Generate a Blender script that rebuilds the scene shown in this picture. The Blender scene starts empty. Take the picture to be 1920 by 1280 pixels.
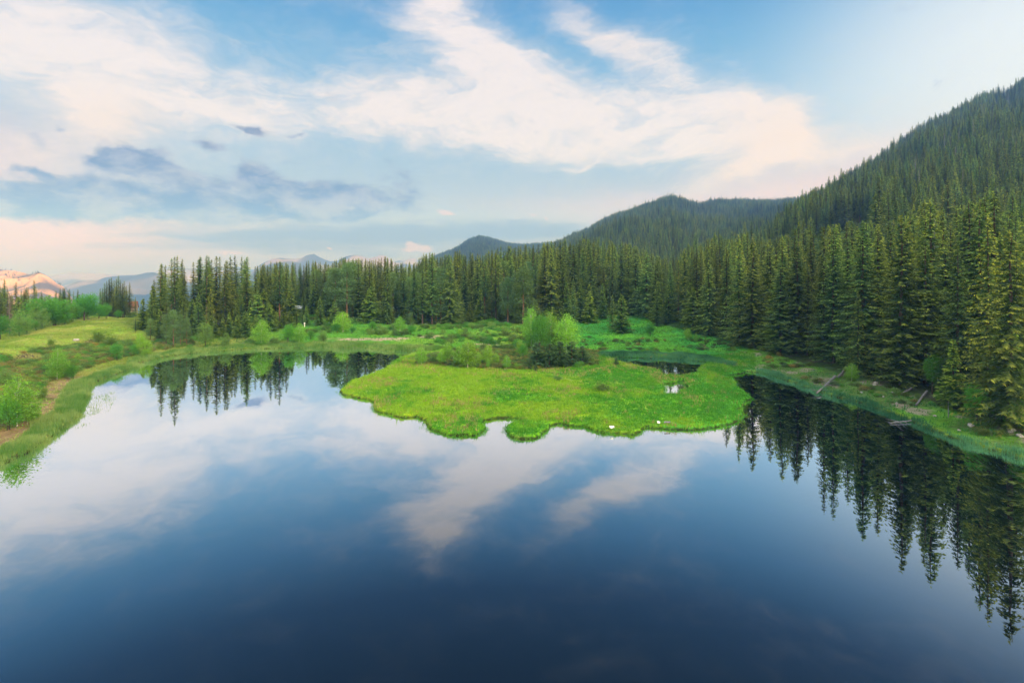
import bpy, math, random
import numpy as np
R = math.radians
random.seed(7)
rng = np.random.default_rng(7)
sc = bpy.context.scene

# ------------------------------------------------------------------ camera
CAM_H, F, PX0, HOR = 20.0, 1000.0, 960.0, 500.0      # metres above the lake, focal length / centre / horizon in pixels of the 1920 photo
cd = bpy.data.cameras.new('camera')
cam = bpy.data.objects.new('camera', cd)
sc.collection.objects.link(cam)
cam.location = (0, 0, CAM_H)
cam.rotation_euler = (R(90), 0, 0)
cd.sensor_width = 36
cd.sensor_fit = 'HORIZONTAL'
cd.lens = 36 * F / 1920
cd.shift_y = -(640 - HOR) / 1920
cd.clip_start = 0.5
cd.clip_end = 40000
sc.camera = cam

# ------------------------------------------------------------------ colour management, light
vs = sc.view_settings
vs.view_transform = 'Standard'
vs.look = 'None'
vs.gamma = 1
vs.exposure = 0.0
try:
    sc.cycles.use_denoising = True
    sc.cycles.denoiser = 'OPENIMAGEDENOISE'
    sc.cycles.denoising_input_passes = 'RGB_ALBEDO_NORMAL'
    sc.cycles.denoising_prefilter = 'ACCURATE'
    sc.cycles.denoising_quality = 'HIGH'
except Exception:
    pass
sc.cycles.max_bounces = 6
sc.cycles.diffuse_bounces = 3
sc.cycles.glossy_bounces = 3
sc.cycles.transmission_bounces = 2
sc.cycles.volume_bounces = 1
sc.cycles.transparent_max_bounces = 4

SUN_EL, SUN_AZ = 24.0, 128.0        # azimuth clockwise from +Y (the viewing direction): from the right and a little behind
sd_ = bpy.data.lights.new('sun', 'SUN')
sd_.energy = 5.0
sd_.angle = R(8)
sd_.color = (1.0, 0.82, 0.58)
sun = bpy.data.objects.new('sun', sd_)
sc.collection.objects.link(sun)
_dx, _dy, _dz = math.sin(R(SUN_AZ)) * math.cos(R(SUN_EL)), math.cos(R(SUN_AZ)) * math.cos(R(SUN_EL)), math.sin(R(SUN_EL))
from mathutils import Vector
sun.rotation_euler = Vector((_dx, _dy, _dz)).to_track_quat('Z', 'Y').to_euler()
sun.location = (60, -60, 120)

world = bpy.data.worlds.new("World")
sc.world = world
world.use_nodes = True
try:
    world.cycles.sampling_method = 'MANUAL'
    world.cycles.sample_map_resolution = 512
except Exception:
    pass


class NB:
    """tiny node builder"""
    def __init__(self, nt):
        self.nt = nt

    def n(self, typ, **kw):
        o = self.nt.nodes.new(typ)
        for k, v in kw.items():
            setattr(o, k, v)
        return o

    def put(self, sock, v):
        if isinstance(v, bpy.types.NodeSocket):
            self.nt.links.new(v, sock)
        elif v is not None:
            try:
                sock.default_value = v
            except Exception:
                sock.default_value = tuple(v)[:3] if len(v) == 4 else (*v, 1)

    def m(self, op, a, b=None, c=None, clamp=False):
        o = self.n('ShaderNodeMath', operation=op, use_clamp=clamp)
        self.put(o.inputs[0], a)
        if b is not None:
            self.put(o.inputs[1], b)
        if c is not None:
            self.put(o.inputs[2], c)
        return o.outputs[0]

    def vm(self, op, a, b=None):
        o = self.n('ShaderNodeVectorMath', operation=op)
        self.put(o.inputs[0], a)
        if b is not None:
            self.put(o.inputs[1], b)
        return o.outputs['Value'] if op in ('LENGTH', 'DOT_PRODUCT') else o.outputs[0]

    def smooth(self, v, lo, hi, a=0.0, b=1.0):
        o = self.n('ShaderNodeMapRange', interpolation_type='SMOOTHSTEP')
        self.put(o.inputs['Value'], v)
        o.inputs['From Min'].default_value = lo
        o.inputs['From Max'].default_value = hi
        o.inputs['To Min'].default_value = a
        o.inputs['To Max'].default_value = b
        return o.outputs[0]

    def lin(self, v, lo, hi, a=0.0, b=1.0):
        o = self.n('ShaderNodeMapRange')
        self.put(o.inputs['Value'], v)
        o.inputs['From Min'].default_value = lo
        o.inputs['From Max'].default_value = hi
        o.inputs['To Min'].default_value = a
        o.inputs['To Max'].default_value = b
        return o.outputs[0]

    def mix(self, fac, a, b, mode='MIX'):
        o = self.n('ShaderNodeMix', data_type='RGBA', blend_type=mode)
        self.put(o.inputs[0], fac)
        self.put(o.inputs[6], a)
        self.put(o.inputs[7], b)
        return o.outputs[2]

    def noise(self, vec, scale, detail=4, rough=0.55, dist=0.0, out=0):
        o = self.n('ShaderNodeTexNoise')
        self.put(o.inputs['Vector'], vec)
        o.inputs['Scale'].default_value = scale
        o.inputs['Detail'].default_value = detail
        o.inputs['Roughness'].default_value = rough
        o.inputs['Distortion'].default_value = dist
        return o.outputs[out]

    def ramp(self, v, stops):
        o = self.n('ShaderNodeValToRGB')
        self.put(o.inputs[0], v)
        el = o.color_ramp.elements
        while len(el) < len(stops):
            el.new(0.5)
        for e, (p, c) in zip(el, stops):
            e.position = p
            e.color = (*c, 1)
        return o.outputs[0]


def srgb(r, g, b):
    f = lambda v: v / 12.92 if v <= .04045 else ((v + .055) / 1.055) ** 2.4
    return (f(r / 255), f(g / 255), f(b / 255))


def build_world():
    nt = world.node_tree
    nt.nodes.clear()
    N = NB(nt)
    out = N.n('ShaderNodeOutputWorld')
    bg = N.n('ShaderNodeBackground')
    bg.inputs['Strength'].default_value = 0.1
    nt.links.new(bg.outputs[0], out.inputs[0])
    sky = N.n('ShaderNodeTexSky', sky_type='NISHITA')
    sky.sun_disc = False
    sky.sun_elevation = R(SUN_EL)
    sky.sun_rotation = R(SUN_AZ)
    sky.altitude = 1500
    sky.dust_density = 1.5
    d = N.n('ShaderNodeTexCoord').outputs['Generated']
    sx = N.n('ShaderNodeSeparateXYZ')
    nt.links.new(d, sx.inputs[0])
    X, Y, Z = sx.outputs
    U = N.m('ARCTAN2', X, Y)                               # compass angle, 0 = viewing direction
    rr = N.m('SQRT', N.m('ADD', N.m('MULTIPLY', X, X), N.m('MULTIPLY', Y, Y)))
    V = N.m('DIVIDE', Z, N.m('MAXIMUM', rr, 0.02))         # tangent of elevation
    cmb = N.n('ShaderNodeCombineXYZ')
    N.put(cmb.inputs[0], U)
    N.put(cmb.inputs[1], V)
    P = cmb.outputs[0]

    def uv(px, py):
        u = (px - PX0) / F
        a = math.atan(u)
        return a, (HOR - py) / F * math.cos(a)

    # domain warp
    st = N.vm('MULTIPLY', P, (1.0, 2.0, 1.0))
    w1 = N.noise(st, 3.2, 3, 0.5, out=1)
    w2 = N.noise(st, 11.0, 5, 0.6, out=1)
    warp = N.vm('ADD', N.vm('MULTIPLY', N.vm('SUBTRACT', w1, (.5, .5, .5)), (.16, .10, 0)),
                N.vm('MULTIPLY', N.vm('SUBTRACT', w2, (.5, .5, .5)), (.075, .055, 0)))
    Pw = N.vm('ADD', P, warp)
    Pw2 = N.vm('ADD', P, N.vm('MULTIPLY', N.vm('SUBTRACT', w2, (.5, .5, .5)), (.06, .035, 0)))

    def blobs(lst, base):
        tot = None
        for (px, py, rx, ry, ang, amp) in lst:
            a, v = uv(px, py)
            mp = N.n('ShaderNodeMapping', vector_type='TEXTURE')
            N.put(mp.inputs['Vector'], base)
            mp.inputs['Location'].default_value = (a, v, 0)
            mp.inputs['Rotation'].default_value = (0, 0, R(-ang))
            c = math.cos(a)
            mp.inputs['Scale'].default_value = (rx / F * c * (c * .5 + .5), ry / F * c, 1)
            q = N.vm('DOT_PRODUCT', mp.outputs[0], mp.outputs[0])
            e = N.m('MULTIPLY', N.m('EXPONENT', N.m('MULTIPLY', q, -1.0)), amp)
            tot = e if tot is None else N.m('ADD', tot, e)
        return tot

    # clear sky: Nishita, tinted towards the light blue of the picture
    clear = N.ramp(N.lin(V, -0.1, 0.9), [
        (0.10, srgb(176, 176, 188)), (0.15, srgb(174, 178, 192)), (0.25, srgb(170, 186, 206)),
        (0.38, srgb(132, 184, 224)), (0.50, srgb(98, 166, 216)), (0.60, srgb(68, 142, 204)),
        (0.70, srgb(32, 92, 148)), (1.0, srgb(10, 42, 82))])
    clear10 = N.vm('MULTIPLY', clear, (10, 10, 10))
    base = N.mix(0.12, clear10, sky.outputs[0])

    # bright side towards the right
    gl = blobs([(2090, 90, 740, 440, 0, 1.0)], P)
    base = N.mix(N.smooth(gl, 0.12, 1.05, 0, 0.95), base, tuple(10 * c for c in srgb(236, 242, 252)))
    # warm band low on the left and on the right
    wl = blobs([(-40, 440, 480, 60, 0, 1.1), (1560, 360, 420, 70, -8, .85), (-60, 300, 260, 120, 0, .7), (1150, 385, 260, 30, 0, .35),
                (640, 455, 330, 30, 0, .12)], Pw2)
    base = N.mix(N.m('MULTIPLY', wl, 0.85, clamp=True), base, tuple(10 * c for c in srgb(252, 206, 188)))

    W = blobs([(60, 20, 300, 110, 0, 1.15), (110, 130, 230, 90, 0, .75), (205, 222, 80, 50, 0, .8), (60, 285, 200, 60, 0, .5),
               (800, -5, 55, 65, 50, .8), (870, 70, 110, 60, 40, .95), (960, 140, 170, 70, 30, .85), (1120, 60, 120, 34, 38, .95),
               (1235, 105, 110, 30, 30, .6), (1050, 215, 360, 85, 6, .95), (700, 190, 240, 65, 8, .62), (500, 215, 200, 55, 0, .45),
               (1350, 225, 150, 75, 12, .75), (1390, 190, 30, 40, -55, .7), (1480, 225, 60, 55, 0, .75), (1390, 325, 140, 26, -22, .8),
               (1180, 285, 330, 40, 0, .55), (1620, 275, 130, 20, -9, .5), (1060, 322, 110, 7, -9, .45), (780, 240, 330, 50, 0, .4),
               (400, 255, 260, 60, 0, .3), (350, 180, 120, 60, 10, .4)], Pw)
    n1 = N.noise(N.vm('MULTIPLY', Pw, (1.0, 1.5, 1.0)), 5.0, 6, 0.55)
    n2 = N.noise(N.vm('ADD', N.vm('MULTIPLY', Pw, (1.0, 2.0, 1.0)), (3.1, 1.7, 0)), 13.0, 6, 0.6)
    nn = N.m('ADD', N.m('MULTIPLY', n1, .65), N.m('MULTIPLY', n2, .35))
    n3 = N.noise(N.vm('ADD', N.vm('MULTIPLY', Pw, (1.0, 2.4, 1.0)), (9.1, 4.7, 0)), 42.0, 5, 0.6)
    wm = N.m('ADD', N.m('MULTIPLY', W, .85), N.m('ADD', N.m('MULTIPLY', N.m('SUBTRACT', nn, 0.5), 1.9), N.m('MULTIPLY', N.m('SUBTRACT', n3, 0.5), .30)))
    wmask = N.smooth(wm, -0.10, 1.20, 0, 0.92)
    shade = N.smooth(N.m('ADD', N.m('MULTIPLY', W, .30), N.m('ADD', N.m('MULTIPLY', n2, 1.1), N.m('MULTIPLY', n3, .35))), 0.70, 1.22)
    wcol = N.mix(shade, srgb(200, 207, 222), srgb(250, 238, 238))
    warmc = blobs([(1480, 240, 130, 90, 0, 1), (1400, 325, 170, 40, -20, 1.2), (200, 225, 110, 60, 0, .8), (60, 290, 180, 70, 0, .7),
                   (1650, 275, 180, 40, 0, .8), (1130, 60, 120, 60, 30, .35)], P)
    wcol = N.mix(N.m('MULTIPLY', warmc, 0.75, clamp=True), wcol, srgb(255, 232, 212))
    wcol = N.vm('MULTIPLY', wcol, (10, 10, 10))
    col = N.mix(wmask, base, wcol)

    # grey-blue cumulus on the left, drifting above the mountains
    D = blobs([(20, 372, 120, 34, 0, 1.0), (160, 372, 90, 34, 0, 1.0), (150, 350, 40, 22, 0, .7), (290, 392, 170, 26, 0, 1.0),
               (245, 297, 48, 24, 0, .9), (310, 322, 95, 20, 17, 1.0), (200, 305, 40, 16, 0, .6), (480, 338, 42, 36, 0, 1.0),
               (400, 372, 130, 30, 0, .8), (565, 362, 90, 28, 8, .95), (640, 375, 110, 26, 0, .9), (560, 395, 160, 18, 0, .7), (755, 342, 40, 26, 20, .45),
               (480, 247, 24, 9, 8, 1.0), (448, 241, 22, 5, 10, .5), (560, 257, 30, 3, -6, .4), (393, 272, 26, 9, 0, .7), (300, 283, 18, 8, 0, .4),
               (77, 326, 26, 9, 42, .8), (68, 258, 20, 10, 45, .55), (30, 310, 14, 10, 0, .4), (106, 243, 8, 10, 0, .4)], Pw2)
    dn = N.noise(N.vm('ADD', N.vm('MULTIPLY', P, (1.0, 1.5, 1.0)), (7.3, 2.2, 0)), 22.0, 7, 0.66)
    dm = N.m('ADD', N.m('MULTIPLY', D, 1.7), N.m('MULTIPLY', N.m('SUBTRACT', dn, 0.5), 2.3))
    dmask = N.smooth(dm, 0.18, 1.30, 0, 0.93)
    dn2 = N.noise(N.vm('ADD', N.vm('MULTIPLY', Pw2, (1.0, 2.0, 1.0)), (1.3, 8.2, 0)), 13.0, 6, 0.6)
    dcol = N.mix(N.smooth(dn2, .36, .66), srgb(62, 70, 96), srgb(168, 168, 182))
    dcol = N.vm('MULTIPLY', dcol, (10, 10, 10))
    col = N.mix(dmask, col, dcol)
    # thin grey sheets low over the horizon
    S = blobs([(820, 440, 330, 24, 0, .9), (520, 440, 220, 12, 0, .6), (560, 468, 420, 14, 0, .5), (1010, 425, 150, 18, 0, .45), (330, 446, 120, 6, 0, .3)], Pw2)
    sn = N.noise(N.vm('MULTIPLY', P, (1.0, 9.0, 1.0)), 5.0, 5, 0.6)
    smask = N.smooth(N.m('ADD', S, N.m('MULTIPLY', N.m('SUBTRACT', sn, .5), 1.3)), 0.15, .95, 0, 0.85)
    col = N.mix(smask, col, tuple(10 * c for c in srgb(112, 122, 150)))
    # little pink tufts
    K = blobs([(785, 466, 36, 9, 0, 1), (770, 459, 10, 9, 0, .7), (838, 396, 24, 6, 0, .9), (1000, 402, 22, 5, 5, .7), (1022, 410, 8, 4, 0, .7),
               (622, 468, 10, 5, 30, .7), (430, 474, 30, 5, 0, .6), (440, 472, 60, 8, 0, .3)], Pw2)
    kmask = N.smooth(N.m('ADD', K, N.m('MULTIPLY', N.m('SUBTRACT', dn, .5), .9)), .35, .8, 0, .8)
    col = N.mix(kmask, col, tuple(10 * c for c in srgb(232, 200, 190)))

    # the unseen half of the sky behind the viewer: bright cloud added as fill light
    back = N.smooth(N.m('SUBTRACT', N.m('MULTIPLY', Z, 0.42), Y), -0.08, 0.55)
    cb = N.noise(N.vm('MULTIPLY', d, (1, 1, 1.6)), 2.6, 5, 0.6)
    bcol = N.mix(N.smooth(cb, .35, .65), tuple(10 * c for c in (1.25, 1.55, 1.95)), tuple(10 * c for c in (3.3, 3.1, 2.85)))
    col = N.mix(back, col, bcol)
    # below the horizon
    col = N.mix(N.smooth(Z, -0.12, -0.02, 1, 0), col, (1.2, 1.6, 1.6))
    nt.links.new(col, bg.inputs['Color'])


build_world()

# ------------------------------------------------------------------ numpy noise and terrain
_perm = np.random.default_rng(3).random((256, 256))


def vnoise(x, y):
    xi = np.floor(x).astype(np.int64)
    yi = np.floor(y).astype(np.int64)
    fx, fy = x - xi, y - yi
    fx = fx * fx * (3 - 2 * fx)
    fy = fy * fy * (3 - 2 * fy)
    g = lambda a, b: _perm[a & 255, b & 255]
    return (g(xi, yi) * (1 - fx) + g(xi + 1, yi) * fx) * (1 - fy) + (g(xi, yi + 1) * (1 - fx) + g(xi + 1, yi + 1) * fx) * fy - .5


def fbm(x, y, s, o=4, g=.5):
    t, a, f = 0, 1.0, 1.0 / s
    for k in range(o):
        t = t + a * vnoise(x * f + 17.3 * k, y * f + 9.1 * k)
        a *= g
        f *= 2.03
    return t


def sstep(t):
    t = np.clip(t, 0, 1)
    return t * t * (3 - 2 * t)


def gp(px, py, z=0.0):
    y = (CAM_H - z) * F / (py - HOR)
    return ((px - PX0) / F * y, y)


ISLAND_FRONT = [(1400, 697), (1392, 700), (1365, 705), (1378, 714), (1382, 726), (1398, 738), (1408, 750), (1396, 758), (1392, 765), (1380, 770), (1392, 776), (1388, 786),
                (1372, 795), (1345, 801), (1310, 806), (1270, 806), (1240, 804), (1215, 802), (1203, 808), (1188, 816), (1170, 814), (1140, 812), (1113, 808),
                (1095, 801), (1062, 797), (1045, 794), (1032, 799), (1025, 808), (1012, 819), (1000, 823), (975, 823), (957, 819), (947, 809),
                (950, 799), (965, 793), (985, 789), (970, 786), (940, 784), (910, 788), (904, 793), (910, 802), (905, 812), (890, 817), (862, 818), (830, 814), (805, 806), (799, 800),
                (800, 789), (782, 782), (760, 784), (730, 779), (703, 770), (700, 762), (703, 756), (690, 750), (662, 745), (645, 742), (637, 734),
                (645, 728), (658, 716), (690, 705), (712, 697), (726, 690), (738, 680), (752, 672), (770, 664)]
LEFT_SHORE = [(795, 657), (760, 658), (720, 657), (680, 653), (640, 652), (600, 651), (560, 652), (500, 654), (450, 656), (400, 659), (350, 664), (300, 672), (262, 682), (240, 693),
              (215, 703), (180, 715), (166, 730), (158, 748), (153, 770), (140, 788), (110, 808), (88, 828), (60, 845), (25, 862), (0, 873)]
RIGHT_SHORE = [(1920, 862), (1870, 848), (1830, 838), (1795, 828), (1760, 814), (1720, 796), (1690, 785), (1655, 771), (1620, 757), (1585, 748), (1540, 738),
               (1510, 727), (1480, 717), (1450, 706), (1425, 699)]
POOL = [(1140, 669), (1185, 671), (1230, 672), (1270, 673), (1325, 679), (1320, 686), (1308, 691), (1310, 699), (1292, 704), (1272, 706), (1264, 705),
        (1246, 705), (1238, 696), (1220, 692), (1196, 688), (1176, 684), (1155, 678)]
PUDDLE = [(1241, 719), (1262, 720), (1272, 716), (1282, 715), (1286, 724), (1292, 730), (1276, 733), (1271, 741), (1250, 742), (1243, 739), (1248, 730), (1244, 725)]


def densify(pts, n=3, amp=.12):
    r = np.random.default_rng(5)
    out = []
    m = len(pts)
    for i in range(m):
        a, b = np.array(pts[i]), np.array(pts[(i + 1) % m])
        L = np.linalg.norm(b - a)
        for k in range(n):
            p = a + (b - a) * k / n
            if k and L < 12:
                p = p + r.normal(0, amp, 2) * min(1, L / 3)
            out.append(tuple(p))
    return out


lake_w = [gp(*p) for p in LEFT_SHORE] + [(-54, 45), (-60, 28), (-56, 0), (-38, -26), (0, -38), (50, -30), (82, -2), (80, 25), (66, 42)] + \
         [gp(*p) for p in RIGHT_SHORE] + [gp(*p) for p in ISLAND_FRONT]
POLYS = [densify(lake_w), densify([gp(*p) for p in POOL]), densify([gp(*p) for p in PUDDLE], 2, .05)]


def water_sd(x, y):
    """signed distance to the water: positive on land"""
    x = np.asarray(x, float)
    y = np.asarray(y, float)
    sh = x.shape
    x = x.ravel()
    y = y.ravel()
    best = np.full(x.shape, 1e9)
    inside = np.zeros(x.shape, bool)
    for poly in POLYS:
        q = np.array(poly)
        lo, hi = q.min(0) - 25, q.max(0) + 25
        sel = np.where((x > lo[0]) & (x < hi[0]) & (y > lo[1]) & (y < hi[1]))[0] if poly is not POLYS[0] else np.arange(len(x))
        xs_, ys_ = x[sel], y[sel]
        ins = np.zeros(xs_.shape, bool)
        bd = np.full(xs_.shape, 1e9)
        for i in range(len(q)):
            a, b = q[i], q[(i + 1) % len(q)]
            e = b - a
            t = np.clip(((xs_ - a[0]) * e[0] + (ys_ - a[1]) * e[1]) / (e @ e + 1e-12), 0, 1)
            dd = (xs_ - a[0] - t * e[0]) ** 2 + (ys_ - a[1] - t * e[1]) ** 2
            np.minimum(bd, dd, out=bd)
            c = ((a[1] > ys_) != (b[1] > ys_))
            if c.any():
                xi = a[0] + (ys_ - a[1]) / (e[1] if abs(e[1]) > 1e-12 else 1e-12) * e[0]
                ins ^= c & (xs_ < xi)
        inside[sel] |= ins
        best[sel] = np.minimum(best[sel], bd)
    s = np.sqrt(best)
    return np.where(inside, -s, s).reshape(sh)


def upx(px):
    return (np.asarray(px, float) - PX0) / F


RIDGES = [
    # skyline (px, py), distance of the crest (px, m), distance of the foot, height of the trees on it, foot level
    dict(sky=[(1380, 520), (1440, 462), (1480, 405), (1520, 378), (1560, 352), (1600, 325), (1650, 291), (1700, 258), (1740, 232), (1780, 212), (1840, 180), (1870, 170),
              (1890, 168), (1920, 150), (2050, 95), (2300, 85), (2900, 110)],
         D=[(1400, 560), (1560, 700), (1920, 850), (2900, 900)], S=175, T=19, foot=10, p=1.0, nz=12),
    dict(sky=[(980, 500), (1020, 462), (1060, 446), (1100, 428), (1130, 413), (1160, 399), (1200, 388), (1240, 375), (1262, 370), (1290, 378), (1305, 383), (1330, 376), (1380, 373),
              (1450, 374), (1500, 369), (1560, 350), (1700, 300)],
         D=[(980, 1500), (1250, 1500), (1330, 1750), (1560, 1500)], S=420, T=18, foot=0, p=1.0, nz=22),
    dict(sky=[(760, 520), (810, 482), (840, 470), (860, 460), (880, 446), (900, 440), (920, 445), (945, 453), (975, 457), (1010, 455), (1060, 452), (1150, 440), (1300, 430)],
         D=[(760, 2300), (900, 2300), (1300, 2500)], S=900, T=16, foot=-30, p=1.0, nz=20),
    dict(sky=[(440, 540), (475, 505), (490, 492), (515, 482), (535, 484), (560, 486), (590, 478), (612, 486), (625, 492), (645, 480), (660, 476), (678, 478), (695, 486),
              (712, 484), (725, 492), (745, 497), (770, 494), (800, 500), (900, 520)],
         D=[(440, 4800), (900, 4800)], S=2900, T=0, foot=-120, p=1.3, nz=70),
    dict(sky=[(-500, 480), (-100, 498), (0, 503), (20, 503), (35, 507), (55, 513), (66, 510), (73, 506), (80, 516), (95, 525), (112, 528), (128, 545), (140, 570), (200, 640)],
         D=[(-500, 2300), (200, 2300)], S=1300, T=3, foot=-200, p=0.9, nz=38),
    dict(sky=[(-300, 560), (100, 545), (130, 533), (155, 523), (172, 528), (200, 518), (225, 516), (245, 515), (275, 517), (300, 520), (350, 530), (450, 545), (600, 560)],
         D=[(-300, 4000), (600, 4000)], S=2600, T=0, foot=-290, p=1.1, nz=90),
    dict(sky=[(-600, 515), (80, 518), (110, 512), (140, 504), (180, 508), (210, 507), (240, 513), (270, 508), (300, 502), (350, 506), (450, 500), (600, 508),
              (720, 490), (770, 486), (820, 492), (1000, 500)],
         D=[(-600, 6900), (1000, 6900)], S=5400, T=0, foot=-380, p=1.3, nz=90),
]
for r_ in RIDGES:
    s_ = np.array(r_['sky'], float)
    r_['u'], r_['py'] = upx(s_[:, 0]), s_[:, 1]
    d_ = np.array(r_['D'], float)
    r_['du'], r_['dv'] = upx(d_[:, 0]), d_[:, 1]

SLOPE_U = [-1.3, -.96, -.80, -.70, -.60, -.45, -.3, -.1, .1, .28, .42, .6, 1.0, 1.6]
SLOPE_V = [.11, .108, .085, .055, .035, .05, .045, .03, .03, .04, .10, .15, .17, .17]


def terrain(x, y, sd=None):
    x = np.asarray(x, float)
    y = np.asarray(y, float)
    if sd is None:
        sd = water_sd(x, y)
    u = x / np.maximum(y, 25.)
    # banks
    amp = np.where((x > 15) & (x < 34) & (y > 78), .12, .34)
    sd = np.where(np.abs(sd) < 4, sd + amp * fbm(x, y, 1.5, 3) * sstep((4 - np.abs(sd)) / 2), sd)
    bank = 0.36 * sstep(sd / 0.35) + 0.06 * sstep((sd - .6) / 5)
    sl = np.interp(u, SLOPE_U, SLOPE_V)
    rise = np.minimum(np.maximum(sd - 4, 0), 190)
    peninsula = sstep((u + .36) / .08) * sstep((.50 - u) / .06) * sstep((118 - y) / 12)
    z = bank + sl * rise * (1 - peninsula * .9)
    z += fbm(x, y, 14, 3) * .9 * sstep((sd - 5) / 14) * (1 - peninsula)
    z += fbm(x, y, 2.2, 3) * .22 * sstep((sd - 1) / 4) + fbm(x, y, 0.9, 2) * .07 * sstep(sd / 1.5)
    # crest of the meadow hill on the left
    yc = np.interp(u, [-1.2, -.96, -.71, -.6], [100, 110, 165, 230])
    wl = sstep((-.50 - u) / .14)
    z = z - wl * np.maximum(y - yc, 0) * .16 + wl * .02 * np.maximum(y - yc, 0)
    # far base level
    yy = np.maximum(y, 1)
    left = sstep((-.22 - u) / .25)
    far = (-.11 * np.maximum(y - 260, 0)) * left + (-.03 * np.maximum(y - 330, 0)) * (1 - left)
    far = np.maximum(far, -560)
    z = z + far * sstep((y - 230) / 150)
    # sides and behind the viewer
    z = np.where(y < 45, np.where(sd > 0, np.maximum(z, 0.4 + .10 * np.maximum(sd - 3, 0)), z), z)
    for q in RIDGES:
        D = np.interp(u, q['du'], q['dv'])
        zr = CAM_H + (HOR - np.interp(u, q['u'], q['py'])) / F * D - q['T']
        out = np.where(u < q['u'][0], (q['u'][0] - u) * D * .6, 0) + np.where(u > q['u'][-1], (u - q['u'][-1]) * D * .25, 0)
        zr = zr - out
        t = np.clip((y - q['S']) / (D - q['S']), 0, 1)
        foot = q['foot'] - out
        zz = foot + (zr - foot) * t ** q['p']
        nzs = q['nz']
        zz = zz + (fbm(x, y, nzs * 9, 4, .5) * nzs * 1.6 + (.5 - np.abs(fbm(x + y * .3, y, nzs * 5, 4, .55)) * 2.2) * nzs * .9) * np.sin(np.pi * np.clip(t, 0, 1)) ** .8
        zz = zz + (fbm(x, y, nzs * 4, 4, .6) * nzs * 1.1 * t if q['T'] < 5 else fbm(x, y, nzs * 1.5, 3) * nzs * .18 * t)
        zz = np.where(y > D, zr - (y - D) * .45, zz)
        z = np.where(y > q['S'], np.maximum(z, zz), z)
    # the lake bed
    bed = -0.05 - np.minimum(-np.minimum(sd, 0) * .5, 3.0)
    return np.where(sd < 0, bed, z)


def H(x, y):
    return float(terrain(np.array([x]), np.array([y]))[0])


def place(px, py, dmin=30, dmax=900):
    """where the ray through that point of the view meets the ground"""
    ys = np.linspace(dmin, dmax, 1800)
    xs = (px - PX0) / F * ys
    zs = terrain(xs, ys)
    ray = CAM_H + (HOR - py) / F * ys
    k = np.where(zs >= ray)[0]
    k = k[0] if len(k) else len(ys) - 1
    return float(xs[k]), float(ys[k]), float(zs[k])


# ------------------------------------------------------------------ helpers
def link(o):
    sc.collection.objects.link(o)
    return o


def tag(o, label=None, cat=None, group=None, kind=None):
    if label:
        o['label'] = label
    if cat:
        o['category'] = cat
    if group:
        o['group'] = group
    if kind:
        o['kind'] = kind
    return o


def raw_mesh(name, v, f, nper, mats, attrs=None, matidx=None, smooth=False):
    """v (n,3); f flat indices with nper verts per face"""
    v = np.asarray(v, np.float32)
    f = np.asarray(f, np.int32).ravel()
    me = bpy.data.meshes.new(name)
    nf = len(f) // nper
    me.vertices.add(len(v))
    me.vertices.foreach_set('co', v.ravel())
    me.loops.add(len(f))
    me.loops.foreach_set('vertex_index', f)
    me.polygons.add(nf)
    me.polygons.foreach_set('loop_start', np.arange(0, nf * nper, nper, dtype=np.int32))
    me.polygons.foreach_set('use_smooth', np.full(nf, smooth))
    for m in mats:
        me.materials.append(m)
    if matidx is not None:
        me.polygons.foreach_set('material_index', np.asarray(matidx, np.int32))
    for k, a in (attrs or {}).items():
        a = np.asarray(a, np.float32)
        if a.ndim == 1:
            at = me.attributes.new(k, 'FLOAT', 'POINT')
            at.data.foreach_set('value', a)
        else:
            at = me.attributes.new(k, 'FLOAT_COLOR', 'POINT')
            at.data.foreach_set('color', np.c_[a, np.ones(len(a))].astype(np.float32).ravel())
    me.update(calc_edges=True)
    me.validate()
    return me


def mesh_obj(name, me, parent=None):
    o = bpy.data.objects.new(name, me)
    link(o)
    if parent is not None:
        o.parent = parent
    return o


def empty(name, loc=(0, 0, 0)):
    o = bpy.data.objects.new(name, None)
    o.empty_display_size = .3
    o.location = loc
    return link(o)


def tubes(segs, sides=6):
    """list of (p0, p1, r0, r1) -> verts, quads"""
    V, Q = [], []
    for p0, p1, r0, r1 in segs:
        p0, p1 = np.array(p0, float), np.array(p1, float)
        d = p1 - p0
        L = np.linalg.norm(d)
        if L < 1e-6:
            continue
        d /= L
        a = np.cross(d, [0, 0, 1.0]) if abs(d[2]) < .95 else np.cross(d, [1.0, 0, 0])
        a /= np.linalg.norm(a)
        b = np.cross(d, a)
        th = np.arange(sides) / sides * 2 * np.pi
        ring = np.cos(th)[:, None] * a + np.sin(th)[:, None] * b
        n = len(V)
        V.extend(p0 + ring * r0)
        V.extend(p1 + ring * r1)
        for k in range(sides):
            Q.append((n + k, n + (k + 1) % sides, n + sides + (k + 1) % sides, n + sides + k))
    return np.array(V), np.array(Q)


# ------------------------------------------------------------------ materials
def mat(name):
    m = bpy.data.materials.new(name)
    m.use_nodes = True
    m.node_tree.nodes.clear()
    N = NB(m.node_tree)
    out = N.n('ShaderNodeOutputMaterial')
    return m, N, out


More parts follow.
